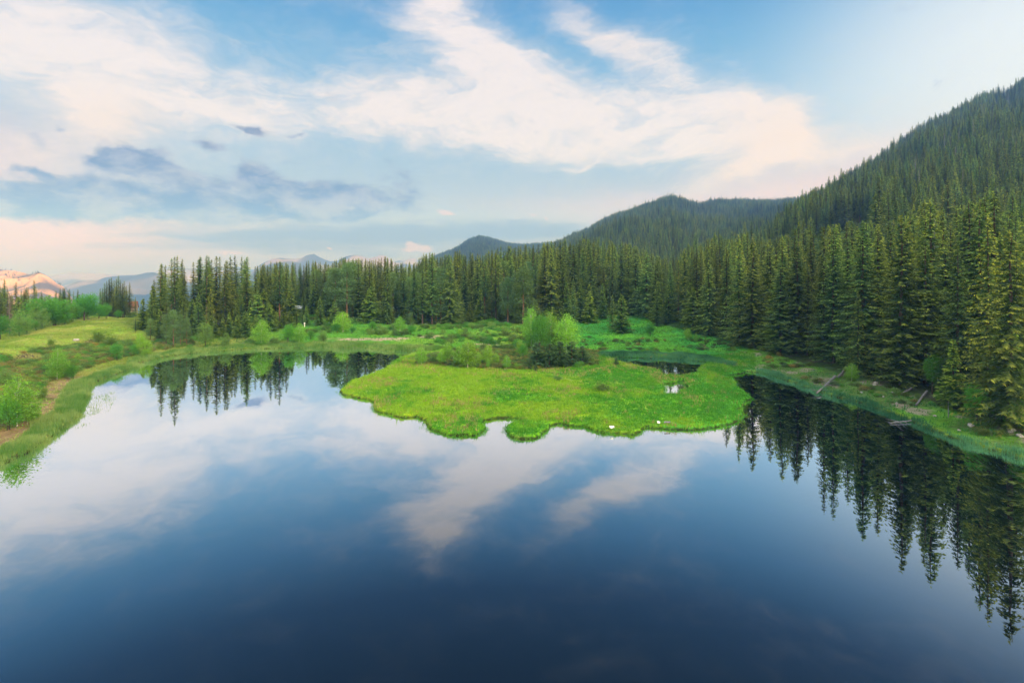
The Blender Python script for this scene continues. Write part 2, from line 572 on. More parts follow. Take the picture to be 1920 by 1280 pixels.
def simple(name, col, rough=.8, var=.3, scale=6., spec=.2, metal=0., bump=.2):
    m, N, out = mat(name)
    p = N.n('ShaderNodeBsdfPrincipled')
    tc = N.n('ShaderNodeTexCoord').outputs['Object']
    n = N.noise(tc, scale, 5, .6)
    c = N.mix(N.smooth(n, .3, .7), tuple(v * (1 - var) for v in col), tuple(min(1, v * (1 + var)) for v in col))
    N.put(p.inputs['Base Color'], c)
    p.inputs['Roughness'].default_value = rough
    p.inputs['Metallic'].default_value = metal
    p.inputs['Specular IOR Level'].default_value = spec
    if bump:
        b = N.n('ShaderNodeBump')
        b.inputs['Strength'].default_value = bump
        b.inputs['Distance'].default_value = .05
        N.put(b.inputs['Height'], n)
        N.put(p.inputs['Normal'], b.outputs[0])
    N.nt.links.new(p.outputs[0], out.inputs[0])
    return m


def foliage(name, inner, tip, shift=(1, 1, 1), var=.35, transl=.3, rough=.65, spec=.25):
    """needles or leaves: inner colour to the colour of the fresh tips by the 'tone' attribute, lit spruce tops painted in with it, each plant its own hue"""
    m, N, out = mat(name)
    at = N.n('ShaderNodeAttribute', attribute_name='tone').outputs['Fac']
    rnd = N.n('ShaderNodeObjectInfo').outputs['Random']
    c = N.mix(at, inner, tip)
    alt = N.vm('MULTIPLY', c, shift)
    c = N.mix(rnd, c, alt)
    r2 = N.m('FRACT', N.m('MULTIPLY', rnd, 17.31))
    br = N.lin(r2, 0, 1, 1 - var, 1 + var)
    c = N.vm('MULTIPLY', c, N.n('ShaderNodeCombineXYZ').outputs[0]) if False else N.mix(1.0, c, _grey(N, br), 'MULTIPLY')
    p = N.n('ShaderNodeBsdfPrincipled')
    N.put(p.inputs['Base Color'], c)
    p.inputs['Roughness'].default_value = rough
    p.inputs['Specular IOR Level'].default_value = spec
    t = N.n('ShaderNodeBsdfTranslucent')
    N.put(t.inputs[0], c)
    mx = N.n('ShaderNodeMixShader')
    mx.inputs[0].default_value = transl
    N.nt.links.new(p.outputs[0], mx.inputs[1])
    N.nt.links.new(t.outputs[0], mx.inputs[2])
    N.nt.links.new(mx.outputs[0], out.inputs[0])
    return m


def _grey(N, v):
    c = N.n('ShaderNodeCombineColor')
    for k in range(3):
        N.put(c.inputs[k], v)
    return c.outputs[0]


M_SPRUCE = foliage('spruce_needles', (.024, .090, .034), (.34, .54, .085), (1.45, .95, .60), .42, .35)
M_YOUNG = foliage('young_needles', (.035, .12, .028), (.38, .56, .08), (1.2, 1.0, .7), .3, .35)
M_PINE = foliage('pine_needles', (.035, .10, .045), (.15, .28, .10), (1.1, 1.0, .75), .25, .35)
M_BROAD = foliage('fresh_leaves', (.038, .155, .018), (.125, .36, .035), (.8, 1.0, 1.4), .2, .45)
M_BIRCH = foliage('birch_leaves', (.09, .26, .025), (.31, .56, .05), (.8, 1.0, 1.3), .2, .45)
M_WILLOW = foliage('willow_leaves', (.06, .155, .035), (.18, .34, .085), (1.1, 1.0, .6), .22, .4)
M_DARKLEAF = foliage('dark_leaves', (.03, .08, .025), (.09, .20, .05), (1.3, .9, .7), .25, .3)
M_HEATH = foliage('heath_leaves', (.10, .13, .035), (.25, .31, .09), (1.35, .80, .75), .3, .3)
M_BARK = simple('bark', (.060, .045, .036), .9, .4, 4)
M_PBARK = simple('pine_bark', (.16, .095, .065), .9, .4, 3)
M_BBARK = simple('birch_bark', (.55, .52, .45), .7, .35, 5)
M_DEAD = simple('dead_wood', (.17, .17, .18), .85, .35, 5)
M_DEADBROWN = simple('dead_needles', (.17, .135, .11), .9, .4, 5)


# ------------------------------------------------------------------ plant meshes
def tri_mesh(name, base, direc, length, width, side, tone, material):
    """narrow triangles: base points, unit directions, lengths, widths, side vectors"""
    n = len(base)
    L = length[:, None]
    Wd = width[:, None]
    v = np.empty((n * 3, 3))
    v[0::3] = base - side * Wd / 2
    v[1::3] = base + side * Wd / 2
    v[2::3] = base + direc * L
    t = np.empty(n * 3)
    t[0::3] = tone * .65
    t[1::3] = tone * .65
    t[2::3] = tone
    return raw_mesh(name, v, np.arange(n * 3), 3, [material], {'tone': np.clip(t, 0, 1)})


def nrm(a):
    return a / np.maximum(np.linalg.norm(a, axis=1, keepdims=True), 1e-9)


def spruce_crown(name, Ht, Rm, seed, droop=.35, base=.05, power=.85, dens=1., gap=.0, step=.33, lop=.12, material=None, upturn=.22):
    r = np.random.default_rng(seed)
    B, Dr, Ln, Wd, Sd, To = [], [], [], [], [], []
    z = base * Ht
    lobph = r.uniform(0, 6.28)
    while z < Ht * .985:
        t = (z - base * Ht) / (Ht * (1 - base))
        prof = (1 - t) ** power * min(1., .62 + t * 4.0)
        nb = r.integers(5, 8) if t < .9 else 4
        for k in range(nb):
            az = r.uniform(0, 6.283)
            if r.random() < gap:
                continue
            Lb = Rm * prof * r.uniform(.62, 1.18) * (1 + lop * math.sin(az + lobph + z * .25)) + .10
            n = max(2, int(Lb / .30 * dens))
            s = (np.arange(n) + r.uniform(.2, 1, n)) / n
            c, sn = math.cos(az), math.sin(az)
            dr = droop * r.uniform(.7, 1.3)
            px = c * Lb * s
            py = sn * Lb * s
            pz = z + r.uniform(-.12, .12) - dr * Lb * s + upturn * Lb * s ** 2.2
            P = np.stack([px, py, pz], 1)
            axis = np.tile([c, sn, -dr * .6], (n, 1))
            perp = np.tile([-sn, c, 0.], (n, 1))
            for sgn in (-1, 1, 0):
                if sgn:
                    dd = axis * r.uniform(.4, .9, (n, 1)) + perp * sgn * r.uniform(.6, 1., (n, 1)) + np.array([0, 0, -1.]) * r.uniform(.1, .7, (n, 1))
                    ln = (.30 + .40 * (1 - s) + .05 * Lb) * r.uniform(.7, 1.25, n)
                    sv = axis
                else:
                    dd = axis * r.uniform(.5, 1.2, (n, 1)) + perp * r.normal(0, .3, (n, 1)) + np.array([0, 0, -1.]) * r.uniform(-.2, .9, (n, 1))
                    ln = (.35 + .2 * (1 - s)) * r.uniform(.7, 1.3, n)
                    sv = perp
                B.append(P)
                Dr.append(nrm(dd))
                Ln.append(ln * (.60 + .40 * (1 - t) ** .7))
                Wd.append(r.uniform(.16, .30, n))
                Sd.append(nrm(sv + r.normal(0, .35, (n, 3))))
                To.append(np.clip(s ** 1.8 * r.uniform(.35, 1.1, n) * (.46 + .9 * t ** 1.2), 0, 1))  # fresh tips along the branch; the rise with height paints in lit tops
        z += step * r.uniform(.75, 1.25)
    # leader
    n = 26
    zz = Ht - r.uniform(0, 1.3, n)
    an = r.uniform(0, 6.28, n)
    B.append(np.stack([an * 0, an * 0, zz], 1))
    Dr.append(nrm(np.stack([np.cos(an), np.sin(an), r.uniform(.2, 1.6, n)], 1)))
    Ln.append(r.uniform(.15, .4, n))
    Wd.append(np.full(n, .12))
    Sd.append(nrm(r.normal(0, 1, (n, 3))))
    To.append(r.uniform(.5, 1, n))
    cat = np.concatenate
    return tri_mesh(name, cat(B), cat(Dr), cat(Ln), cat(Wd), cat(Sd), cat(To), material or M_SPRUCE)


def trunk_mesh(name, Ht, r0, material, seed=0, stubs=0, top=.02, bend=.01, lo=.1, hi=.6, slen=(.4, 1.4)):
    r = np.random.default_rng(seed)
    n = 7
    pts = [(r.normal(0, bend * Ht) * (k > 0) * .3, r.normal(0, bend * Ht) * (k > 0) * .3, -.4 + (Ht * .985 + .4) * k / n) for k in range(n + 1)]
    segs = [(pts[k], pts[k + 1], r0 * (1 - k / n) ** .85 + top, r0 * (1 - (k + 1) / n) ** .85 + top) for k in range(n)]
    for k in range(stubs):
        z = Ht * r.uniform(lo, hi)
        i = min(n - 1, int((z + .4) / (Ht + .4) * n))
        a = r.uniform(0, 6.28)
        L = r.uniform(*slen) * (1.15 - z / Ht)
        p = np.array(pts[i]) * (1, 1, 0) + (0, 0, z)
        e = p + np.array([math.cos(a) * L, math.sin(a) * L, L * r.uniform(-.45, .15)])
        segs.append((p, e, .035, .012))
    v, q = tubes(segs, 7)
    return raw_mesh(name, v, q, 4, [material], smooth=True)


def leaf_crown(name, lobes, nl, size, seed, material, droop=0., flat=.0):
    """lobes: (x,y,z, rx,ry,rz); leaves sit in clumps near the lobes' surface"""
    r = np.random.default_rng(seed)
    vol = np.array([l[3] * l[4] + l[4] * l[5] + l[3] * l[5] for l in lobes])
    vol = vol / vol.sum()
    B, To, Dr = [], [], []
    zmin = min(l[2] - l[5] for l in lobes)
    zmax = max(l[2] + l[5] for l in lobes)
    for l, w in zip(lobes, vol):
        nclump = max(6, int(nl * w / 14))
        for k in range(nclump):
            d = r.normal(0, 1, 3)
            d /= np.linalg.norm(d)
            rad = r.uniform(.45, 1.06) ** .6
            c = np.array(l[:3]) + d * rad * np.array(l[3:])
            m = 14
            cs = size * r.uniform(1.0, 2.2)
            pts = c + r.normal(0, 1, (m, 3)) * cs * np.array([1, 1, .75 + droop])
            B.append(pts)
            hf = (pts[:, 2] - zmin) / (zmax - zmin)
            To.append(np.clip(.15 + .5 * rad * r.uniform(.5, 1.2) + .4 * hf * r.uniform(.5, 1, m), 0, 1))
            Dr.append(d + r.normal(0, .7, (m, 3)) + np.array([0, 0, .3 - droop * 1.5]))
    B = np.concatenate(B)
    To = np.concatenate(To)
    Dr = nrm(np.concatenate(Dr))
    n = len(B)
    sv = nrm(np.cross(Dr, r.normal(0, 1, (n, 3))))
    L = size * r.uniform(.7, 1.5, n)
    # rhombic leaf sprays of two triangles as a quad
    v = np.empty((n * 4, 3))
    wd = L * r.uniform(.4, .75, n)
    v[0::4] = B
    v[1::4] = B + Dr * (L * .5)[:, None] + sv * (wd / 2)[:, None]
    v[2::4] = B + Dr * L[:, None]
    v[3::4] = B + Dr * (L * .45)[:, None] - sv * (wd / 2)[:, None]
    return raw_mesh(name, v, np.arange(n * 4), 4, [material], {'tone': np.repeat(To, 4)})


def limbs_mesh(name, lobes, Ht, r0, material, seed, stems=1):
    r = np.random.default_rng(seed)
    segs = []
    for s in range(stems):
        ox, oy = (r.normal(0, .25, 2) if stems > 1 else (0, 0))
        top = (ox * 3, oy * 3, Ht * .8)
        segs.append(((ox, oy, -.3), (ox * 1.8, oy * 1.8, Ht * .4), r0, r0 * .65))
        segs.append(((ox * 1.8, oy * 1.8, Ht * .4), top, r0 * .65, r0 * .2))
    for l in lobes:
        z0 = max(.2, min(Ht * .6, l[2] * .6))
        segs.append(((0, 0, z0), (l[0] * .8, l[1] * .8, l[2]), r0 * .4, r0 * .1))
        for k in range(3):
            e = np.array(l[:3]) + r.normal(0, .4, 3) * np.array(l[3:])
            segs.append(((l[0] * .5, l[1] * .5, (z0 + l[2]) / 2), e, r0 * .2, .01))
    v, q = tubes(segs, 6)
    return raw_mesh(name, v, q, 4, [material], smooth=True)


def lobes_for(kind, seed):
    r = np.random.default_rng(seed)
    L = []
    if kind == 'birch':          # unit height 10, narrow egg
        for k in range(11):
            t = (k + .5) / 11
            w = 2.3 * math.sin(math.pi * (.16 + .82 * t ** .9)) ** .8 + .2
            a = r.uniform(0, 6.28)
            L.append((math.cos(a) * w * .35, math.sin(a) * w * .35, 1.6 + 7.8 * t, w * .75, w * .75, 1.1))
    elif kind == 'willow':       # unit height 10, broad from the ground
        for k in range(13):
            a = r.uniform(0, 6.28)
            rr = r.uniform(.6, 3.4)
            z = r.uniform(1.2, 8.0) * (1 - rr / 9)
            s = r.uniform(1.3, 2.1)
            L.append((math.cos(a) * rr, math.sin(a) * rr, z + .6, s, s, s * .95))
        L.append((0, 0, 7.2, 1.9, 1.9, 2.3))
    elif kind == 'round':
        for k in range(12):
            a = r.uniform(0, 6.28)
            rr = r.uniform(.3, 2.7)
            z = r.uniform(3.2, 8.4)
            s = r.uniform(1.2, 1.9)
            L.append((math.cos(a) * rr, math.sin(a) * rr, z, s, s, s))
        L.append((0, 0, 6, 2.5, 2.5, 3.0))
    elif kind == 'shrub':        # unit height 2
        for k in range(9):
            a = r.uniform(0, 6.28)
            rr = r.uniform(.1, 1.0)
            s = r.uniform(.35, .6)
            L.append((math.cos(a) * rr, math.sin(a) * rr, r.uniform(.3, 1.5) * (1 - rr * .35), s, s, s * .9))
    return L


# prototypes: (kind key) -> list of (unit height, trunk mesh, crown mesh)
PROTO = {}


def add_proto(key, Ht, trunk, crown):
    PROTO.setdefault(key, []).append((Ht, trunk, crown))


for i, (ht, rm, dr, ba, po, de, ga, up) in enumerate([
        (26, 3.9, .42, .03, .84, 1., .05, .20), (27, 3.4, .55, .05, .78, 1., .08, .22), (25, 4.4, .38, .03, .90, 1., .03, .24),
        (26, 3.6, .50, .10, .82, .9, .16, .26), (24, 4.2, .62, .04, .80, 1., .06, .30), (28, 3.4, .34, .16, .78, .9, .15, .18)]):
    add_proto('spruce', ht, trunk_mesh('spruce_trunk', ht, .26, M_BARK, i, 14), spruce_crown('spruce_crown', ht, rm, 10 + i, dr, ba, po, de, ga, upturn=up))
for i, (ht, rm, ba) in enumerate([(26, 3.2, .22), (27, 3.0, .36), (25, 3.5, .15)]):
    add_proto('bare', ht, trunk_mesh('spruce_trunk', ht, .25, M_PBARK if i == 1 else M_BARK, 30 + i, 40, hi=.45), spruce_crown('spruce_crown', ht, rm, 40 + i, .45, ba, .85, .95, .15, upturn=.3))
for i, (ht, rm) in enumerate([(8, 2.0), (9, 1.7), (7, 2.1)]):
    add_proto('young', ht, trunk_mesh('spruce_trunk', ht, .10, M_BARK, 50 + i), spruce_crown('spruce_crown', ht, rm, 60 + i, .12, .02, 1.0, 1.35, 0, .22, .08, upturn=.05, material=M_YOUNG))


def pine_crown(name, Ht, seed, base, rmax):
    r = np.random.default_rng(seed)
    lob = []
    z = base * Ht
    while z < Ht * .98:
        t = (z / Ht - base) / (1 - base)
        R_ = rmax * (1 - t) ** .8 * min(1, .6 + 2 * t) * r.uniform(.6, 1.15) + .3
        for k in range(r.integers(3, 6)):
            a = r.uniform(0, 6.28)
            rr = R_ * r.uniform(.45, 1)
            lob.append((math.cos(a) * rr, math.sin(a) * rr, z + r.normal(0, .2), .55 + .3 * R_ * .4, .55 + .3 * R_ * .4, .32))
        z += r.uniform(.55, .95)
    return leaf_crown(name, lob, 4200, .30, seed, M_PINE), lob


for i, (ht, ba, rm) in enumerate([(18, .22, 3.0), (16, .10, 3.2), (20, .30, 2.8)]):
    cr, lb = pine_crown('pine_crown', ht, 80 + i, ba, rm)
    add_proto('pine', ht, trunk_mesh('pine_trunk', ht, .24, M_PBARK, 90 + i, 30, lo=ba, hi=.95, slen=(1.2, 2.8)), cr)
for i, (ht, rm) in enumerate([(5, 1.5), (5, 1.8)]):
    cr = spruce_crown('pine_crown', ht, rm * .95, 85 + i, -.25, .04, .75, 1.3, 0, .24, .2, material=M_PINE, upturn=.25)
    add_proto('youngpine', ht, trunk_mesh('pine_trunk', ht, .09, M_PBARK, 95 + i), cr)
for i in range(2):
    lb = lobes_for('birch', 100 + i)
    add_proto('birch', 10, limbs_mesh('birch_trunk', lb[4:], 10, .11, M_BBARK, i), leaf_crown('birch_crown', lb, 6500, .23, 110 + i, M_BIRCH, .5))
for i in range(3):
    lb = lobes_for('willow', 120 + i)
    add_proto('willow', 10, limbs_mesh('willow_stems', lb, 9, .12, M_BARK, i, 3), leaf_crown('willow_crown', lb, 6500, .27, 130 + i, [M_WILLOW, M_BROAD, M_BIRCH][i]))
for i in range(2):
    lb = lobes_for('round', 140 + i)
    add_proto('round', 10, limbs_mesh('tree_trunk', lb, 9, .20, M_BARK, i), leaf_crown('tree_crown', lb, 6500, .27, 150 + i, [M_BROAD, M_WILLOW][i]))
for i, m_ in enumerate([M_WILLOW, M_DARKLEAF, M_HEATH, M_BROAD]):
    lb = lobes_for('shrub', 160 + i)
    add_proto(['shrub', 'darkshrub', 'heath', 'brightshrub'][i], 2, limbs_mesh('shrub_stems', lb, 1.6, .03, M_BARK, i, 3),
              leaf_crown('shrub_leaves', lb, 1500, .13, 170 + i, m_))
add_proto('snag', 22, trunk_mesh('snag_trunk', 22, .20, M_DEAD, 7, 70, lo=.15, hi=.97, slen=(.8, 2.2)), None)
add_proto('deadspruce', 12, trunk_mesh('spruce_trunk', 12, .14, M_DEAD, 8, 30, lo=.1, hi=.95, slen=(.6, 1.4)),
          spruce_crown('dead_crown', 12, 1.6, 66, .35, .10, .8, .8, .25, material=M_DEADBROWN))

NAMES = dict(spruce=('spruce_tree', 'trunk', 'crown'), bare=('spruce_tree', 'trunk', 'crown'), young=('spruce_tree', 'trunk', 'crown'),
             pine=('pine_tree', 'trunk', 'crown'), youngpine=('pine_tree', 'trunk', 'crown'), birch=('birch_tree', 'trunk', 'crown'),
             willow=('willow_bush', 'stems', 'crown'), round=('broadleaf_tree', 'trunk', 'crown'), shrub=('shrub', 'stems', 'leaves'),
             darkshrub=('shrub', 'stems', 'leaves'), heath=('shrub', 'stems', 'leaves'), brightshrub=('shrub', 'stems', 'leaves'),
             snag=('dead_tree', 'trunk', None), deadspruce=('dead_tree', 'trunk', 'crown'))
CATS = dict(spruce='spruce', bare='spruce', young='spruce', pine='pine', youngpine='pine', birch='birch', willow='willow bush', round='broadleaf tree',
            shrub='shrub', darkshrub='shrub', heath='shrub', brightshrub='shrub', snag='dead tree', deadspruce='dead tree')
FIRST = {}
ALLPLANTS = []


def plant(kind, x, y, ht, label, group=None, var=None, widen=1.0, z=None):
    lst = PROTO[kind]
    v = (int(abs(x * 7.3 + y * 3.1) * 10) if var is None else var) % len(lst)
    uh, tm, cm = lst[v]
    nm, tn, cn = NAMES[kind]
    zz = H(x, y) if z is None else z
    key = (kind, v)
    s = ht / uh
    if key not in FIRST:
        root = empty(nm, (x, y, zz))
        if cm is None:
            root_parts = [mesh_obj(tn, tm, root)]
        else:
            root_parts = [mesh_obj(tn, tm, root), mesh_obj(cn, cm, root)]
        FIRST[key] = (root, root_parts)
    else:
        r0, parts = FIRST[key]
        root = link(r0.copy())
        for p in parts:
            c = link(p.copy())
            c.parent = root
    root.location = (x, y, zz)
    root.rotation_euler = (0, 0, (x * 12.9898 + y * 78.233) % 6.283)
    root.scale = (s * widen, s * widen, s)
    root['label'] = label
    root['category'] = CATS[kind]
    if group:
        root['group'] = group
    elif 'group' in root:
        del root['group']
    ALLPLANTS.append((root, kind, x, y, zz, ht))
    return root


# ------------------------------------------------------------------ ground sheet
def axis(fine, coarse_end_lo, coarse_end_hi, g=1.022):
    a = [fine[0]]
    hi = list(fine)
    st = fine[-1] - fine[-2]
    while hi[-1] < coarse_end_hi:
        st *= g
        hi.append(hi[-1] + st)
    lo = []
    st = fine[1] - fine[0]
    v = fine[0]
    while v > coarse_end_lo:
        st *= g
        v -= st
        lo.append(v)
    return np.array(lo[::-1] + hi)


fx = np.concatenate([np.arange(-150, -64, .8), np.arange(-64, -40, .4), np.arange(-40, 48, .3), np.arange(48, 80, .4), np.arange(80, 170, .8)])
fy = np.concatenate([np.arange(-46, 44, 2.), np.arange(44, 60, .4), np.arange(60, 90, .25), np.arange(90, 132, .4), np.arange(132, 300, .8)])
xs, ys = axis(fx, -7500, 7500), axis(fy, -1500, 8000)
GX, GY = np.meshgrid(xs, ys)
SDG = water_sd(GX, GY)
GZ = terrain(GX, GY, SDG)


def ground_colour(x, y, z, sd):
    n = x.size
    col = np.empty(x.shape + (3,))
    C = lambda *a: np.array(a, float)
    meadow, bright, cool = C(.22, .36, .035), C(.160, .45, .018), C(.055, .33, .045)
    olive, heath, brown, sand, rock = C(.27, .36, .05), C(.19, .21, .065), C(.10, .065, .045), C(.55, .40, .33), C(.34, .31, .29)
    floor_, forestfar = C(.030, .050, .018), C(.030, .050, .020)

    def lerp(a, b, t):
        return a * (1 - t[..., None]) + b * t[..., None]
    u = x / np.maximum(y, 25)
    px = PX0 + u * F
    py = HOR + F * (CAM_H - z) / np.maximum(y, 25)
    nz = fbm(x, y, 9, 4)
    nz2 = fbm(x + 50, y - 30, 3, 3)
    col[:] = meadow
    # peninsula: yellow-green to deep green
    pen = sstep((u + .38) / .05) * sstep((.52 - u) / .04) * sstep((112 - y) / 8)
    pc = lerp(lerp(bright, bright * 1.0, nz * 0), C(.30, .47, .02), sstep(nz * 1.6 + .35 - (px - 1150) / 900))
    pc = lerp(pc, C(.10, .43, .035), sstep((u - .20) / .18 + nz))
    pc = lerp(pc, C(.40, .40, .12), sstep(nz2 * 3 - .75) * .5)
    col = lerp(col, pc, pen)
    # cool green behind on the right
    cg = sstep((u - .02) / .12) * sstep((y - 106) / 8)
    col = lerp(col, lerp(np.broadcast_to(cool, col.shape), C(.12, .40, .03), sstep(nz * 2 + .3)), cg)
    bg_ = sstep((u + .5) / .1) * sstep((.02 - u) / .12) * sstep((y - 120) / 6)
    col = lerp(col, lerp(np.broadcast_to(C(.10, .34, .03), col.shape), C(.20, .42, .04), sstep(nz * 2 + .2)), bg_)
    # the hill on the left and the heath below it
    lf = sstep((-.46 - u) / .05)
    yh = np.interp(u, [-1.2, -.96, -.8, -.66], [72, 82, 105, 128])
    hill = lerp(lerp(np.broadcast_to(olive, col.shape), C(.24, .42, .04), sstep(nz * 2.2 + .4)), C(.42, .36, .14), sstep(nz2 * 2.2 - .35) * .5)
    hth = lerp(lerp(np.broadcast_to(heath, col.shape), C(.19, .30, .05), sstep(nz * 3 + .4)), brown, sstep(nz2 * 3.5 - .35))
    col = lerp(col, lerp(hill, hth, sstep((yh - y) / 10 + nz)), lf)
    # dry strip between heath and reeds
    dry = lf * sstep((sd - 2.2) / 1) * sstep((7.5 - sd) / 3) * sstep((100 - y) / 12)
    col = lerp(col, C(.36, .26, .14), dry * sstep(nz2 * 2 + .8) * .95)
    # sand strip behind the lake
    sp = np.exp(-(((px - 690) / 75) ** 2 + ((py - 636) / 3.6) ** 2)) + .8 * np.exp(-(((px - 802) / 26) ** 2 + ((py - 631) / 4) ** 2)) + .7 * np.exp(-(((px - 905) / 30) ** 2 + ((py - 645) / 2.5) ** 2))
    col = lerp(col, sand, sstep((sp + nz2 * .5 - .3) / .35) * .85)
    # dark peat mounds on the left
    pt = np.exp(-(((px - 52) / 34) ** 2 + ((py - 670) / 7) ** 2)) + np.exp(-(((px - 178) / 30) ** 2 + ((py - 642) / 6) ** 2))
    col = lerp(col, C(.075, .05, .05), sstep((pt + nz2 * .6 - .35) / .3))
    # right bank
    rb = sstep((u - .42) / .05)
    rbc = lerp(lerp(np.broadcast_to(C(.11, .21, .05), col.shape), C(.13, .34, .03), sstep(nz * 3 + .2)), C(.36, .30, .25), sstep(nz2 * 4 - .55) * .8)
    col = lerp(col, rbc, rb * sstep((sd - .3) / 1.))
    for (a_, b_, ra, rb_, cc, st_) in [(935, 732, 38, 7, (.38, .30, .14), .6), (1075, 702, 60, 9, (.20, .38, .14), .55), (1120, 716, 45, 6, (.36, .36, .13), .5), (700, 715, 30, 4, (.42, .34, .18), .55), (800, 745, 40, 4, (.17, .40, .07), .5), (1000, 768, 90, 6, (.12, .36, .03), .45), (870, 720, 70, 8, (.10, .34, .03), .4), (830, 765, 60, 6, (.33, .38, .10), .35), (1180, 760, 70, 8, (.33, .42, .05), .35)]:
        pq = np.exp(-(((px - a_) / ra) ** 2 + ((py - b_) / rb_) ** 2))
        col = lerp(col, C(*cc), sstep((pq + nz2 * .7 - .3) / .5) * st_ * pen)
    # orange mosses on the peninsula
    om = np.exp(-(((px - 915) / 28) ** 2 + ((py - 690) / 4) ** 2))
    col = lerp(col, C(.42, .24, .04), sstep((om + nz2 * .5 - .35) / .3) * .7)
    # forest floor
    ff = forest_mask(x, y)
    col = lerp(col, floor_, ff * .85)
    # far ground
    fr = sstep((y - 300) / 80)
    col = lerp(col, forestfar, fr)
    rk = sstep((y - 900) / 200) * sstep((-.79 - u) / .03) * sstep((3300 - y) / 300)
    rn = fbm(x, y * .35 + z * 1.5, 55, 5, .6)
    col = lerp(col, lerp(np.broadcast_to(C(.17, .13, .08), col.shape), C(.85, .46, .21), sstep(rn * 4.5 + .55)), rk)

    fr2 = sstep((y - 3300) / 500)
    rn = fbm(x, y, 420, 5, .6)
    col = lerp(col, lerp(np.broadcast_to(C(.09, .10, .07), col.shape), C(.36, .28, .22), sstep(rn * 3.4 + .4)), fr2)
    # bed of the lake
    col = lerp(col, C(.03, .035, .02), (sd < 0) * 1.0)
    # wet edge of the banks, darkened to paint in the shade of the overhang
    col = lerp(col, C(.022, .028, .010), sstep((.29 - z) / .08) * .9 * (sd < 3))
    # grey rock outcrop near the top of the right mountain
    oc = np.exp(-(((px - 1885) / 30) ** 2 + ((py - 205) / 28) ** 2)) * (y > 500)
    col = lerp(col, rock, sstep((oc + rn * .4 - .3) / .4) * .9)
    return np.clip(col, 0, 1)


FOREST_EDGE = [(268, 612), (300, 632), (330, 640), (370, 632), (400, 622), (440, 630), (500, 622), (545, 612), (556, 590), (600, 590), (612, 602), (650, 604), (700, 606), (760, 609), (800, 611),
               (860, 608), (930, 604), (980, 608), (1040, 606), (1080, 603), (1110, 594), (1140, 590), (1200, 592), (1225, 602), (1250, 612), (1290, 622), (1330, 632), (1380, 646),
               (1420, 655), (1450, 664), (1480, 675), (1520, 688), (1560, 698), (1600, 704), (1650, 722), (1700, 738), (1760, 764), (1820, 788), (1880, 808), (1960, 840)]
_fe = None


def forest_mask(x, y):
    u = x / np.maximum(y, 25)
    yf = np.interp(u, _fe[:, 0], _fe[:, 1])
    m = sstep((y - yf + 1) / 3) * sstep((u - _fe[0, 0]) / .02)
    return m


_l = []
for px, py in FOREST_EDGE:
    x_, y_, z_ = place(px, py)
    _l.append((x_ / y_, y_))
_fe = np.array(_l)

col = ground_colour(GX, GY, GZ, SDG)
ny, nx = GX.shape
I = (np.arange(ny - 1)[:, None] * nx + np.arange(nx - 1)[None, :]).ravel()
quads = np.stack([I, I + 1, I + 1 + nx, I + nx], 1)

M_GROUND, N, out = mat('ground_cover')
pb = N.n('ShaderNodeBsdfPrincipled')
ac = N.n('ShaderNodeAttribute', attribute_name='cover').outputs['Color']
gc = N.n('ShaderNodeNewGeometry').outputs['Position']
n1 = N.noise(gc, 1.3, 6, .7)
n2 = N.noise(N.vm('MULTIPLY', gc, (1, 1, .3)), .16, 5, .6)
n3 = N.noise(gc, 5.5, 4, .7)
c = N.mix(1.0, ac, _grey(N, N.lin(n1, .25, .75, .55, 1.42)), 'MULTIPLY')
c = N.mix(1.0, c, _grey(N, N.lin(n2, .3, .7, .80, 1.2)), 'MULTIPLY')
c = N.mix(1.0, c, _grey(N, N.lin(n3, .3, .7, .62, 1.05)), 'MULTIPLY')
N.put(pb.inputs['Base Color'], c)
pb.inputs['Roughness'].default_value = .9
pb.inputs['Specular IOR Level'].default_value = .1
bm = N.n('ShaderNodeBump')
bm.inputs['Strength'].default_value = .9
bm.inputs['Distance'].default_value = .35
N.put(bm.inputs['Height'], N.m('ADD', n1, N.m('MULTIPLY', n3, .5)))
N.put(pb.inputs['Normal'], bm.outputs[0])
N.nt.links.new(pb.outputs[0], out.inputs[0])

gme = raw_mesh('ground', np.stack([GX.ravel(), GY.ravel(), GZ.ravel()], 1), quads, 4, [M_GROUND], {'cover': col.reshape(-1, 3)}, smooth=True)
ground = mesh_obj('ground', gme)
tag(ground, 'green meadow banks, forest floor and mountain slopes around the lake', kind='structure')

# ------------------------------------------------------------------ lake
M_WATER, N, out = mat('lake_water')
fr = N.n('ShaderNodeFresnel')
fr.inputs['IOR'].default_value = 1.333
gc = N.n('ShaderNodeNewGeometry').outputs['Position']
rip = N.noise(N.vm('MULTIPLY', gc, (1, 1, 1)), .9, 3, .5)
calm = N.smooth(N.noise(gc, .05, 3, .5), .45, .7, .15, 1.)
bw = N.n('ShaderNodeBump')
bw.inputs['Strength'].default_value = .10
bw.inputs['Distance'].default_value = .02
N.put(bw.inputs['Height'], N.m('MULTIPLY', rip, calm))
gl = N.n('ShaderNodeBsdfGlossy')
gl.inputs['Roughness'].default_value = .012
gl.inputs['Color'].default_value = (.86, .93, 1.0, 1)
N.put(gl.inputs['Normal'], bw.outputs[0])
df = N.n('ShaderNodeBsdfDiffuse')
df.inputs['Color'].default_value = (.0012, .0032, .0050, 1)
fac = N.m('SUBTRACT', 1.0, N.m('EXPONENT', N.m('MULTIPLY', N.m('POWER', N.m('DIVIDE', fr.outputs[0], .124), 1.8), -1.0)), clamp=True)
mx = N.n('ShaderNodeMixShader')
N.put(mx.inputs[0], fac)
N.nt.links.new(df.outputs[0], mx.inputs[1])
N.nt.links.new(gl.outputs[0], mx.inputs[2])
N.nt.links.new(mx.outputs[0], out.inputs[0])
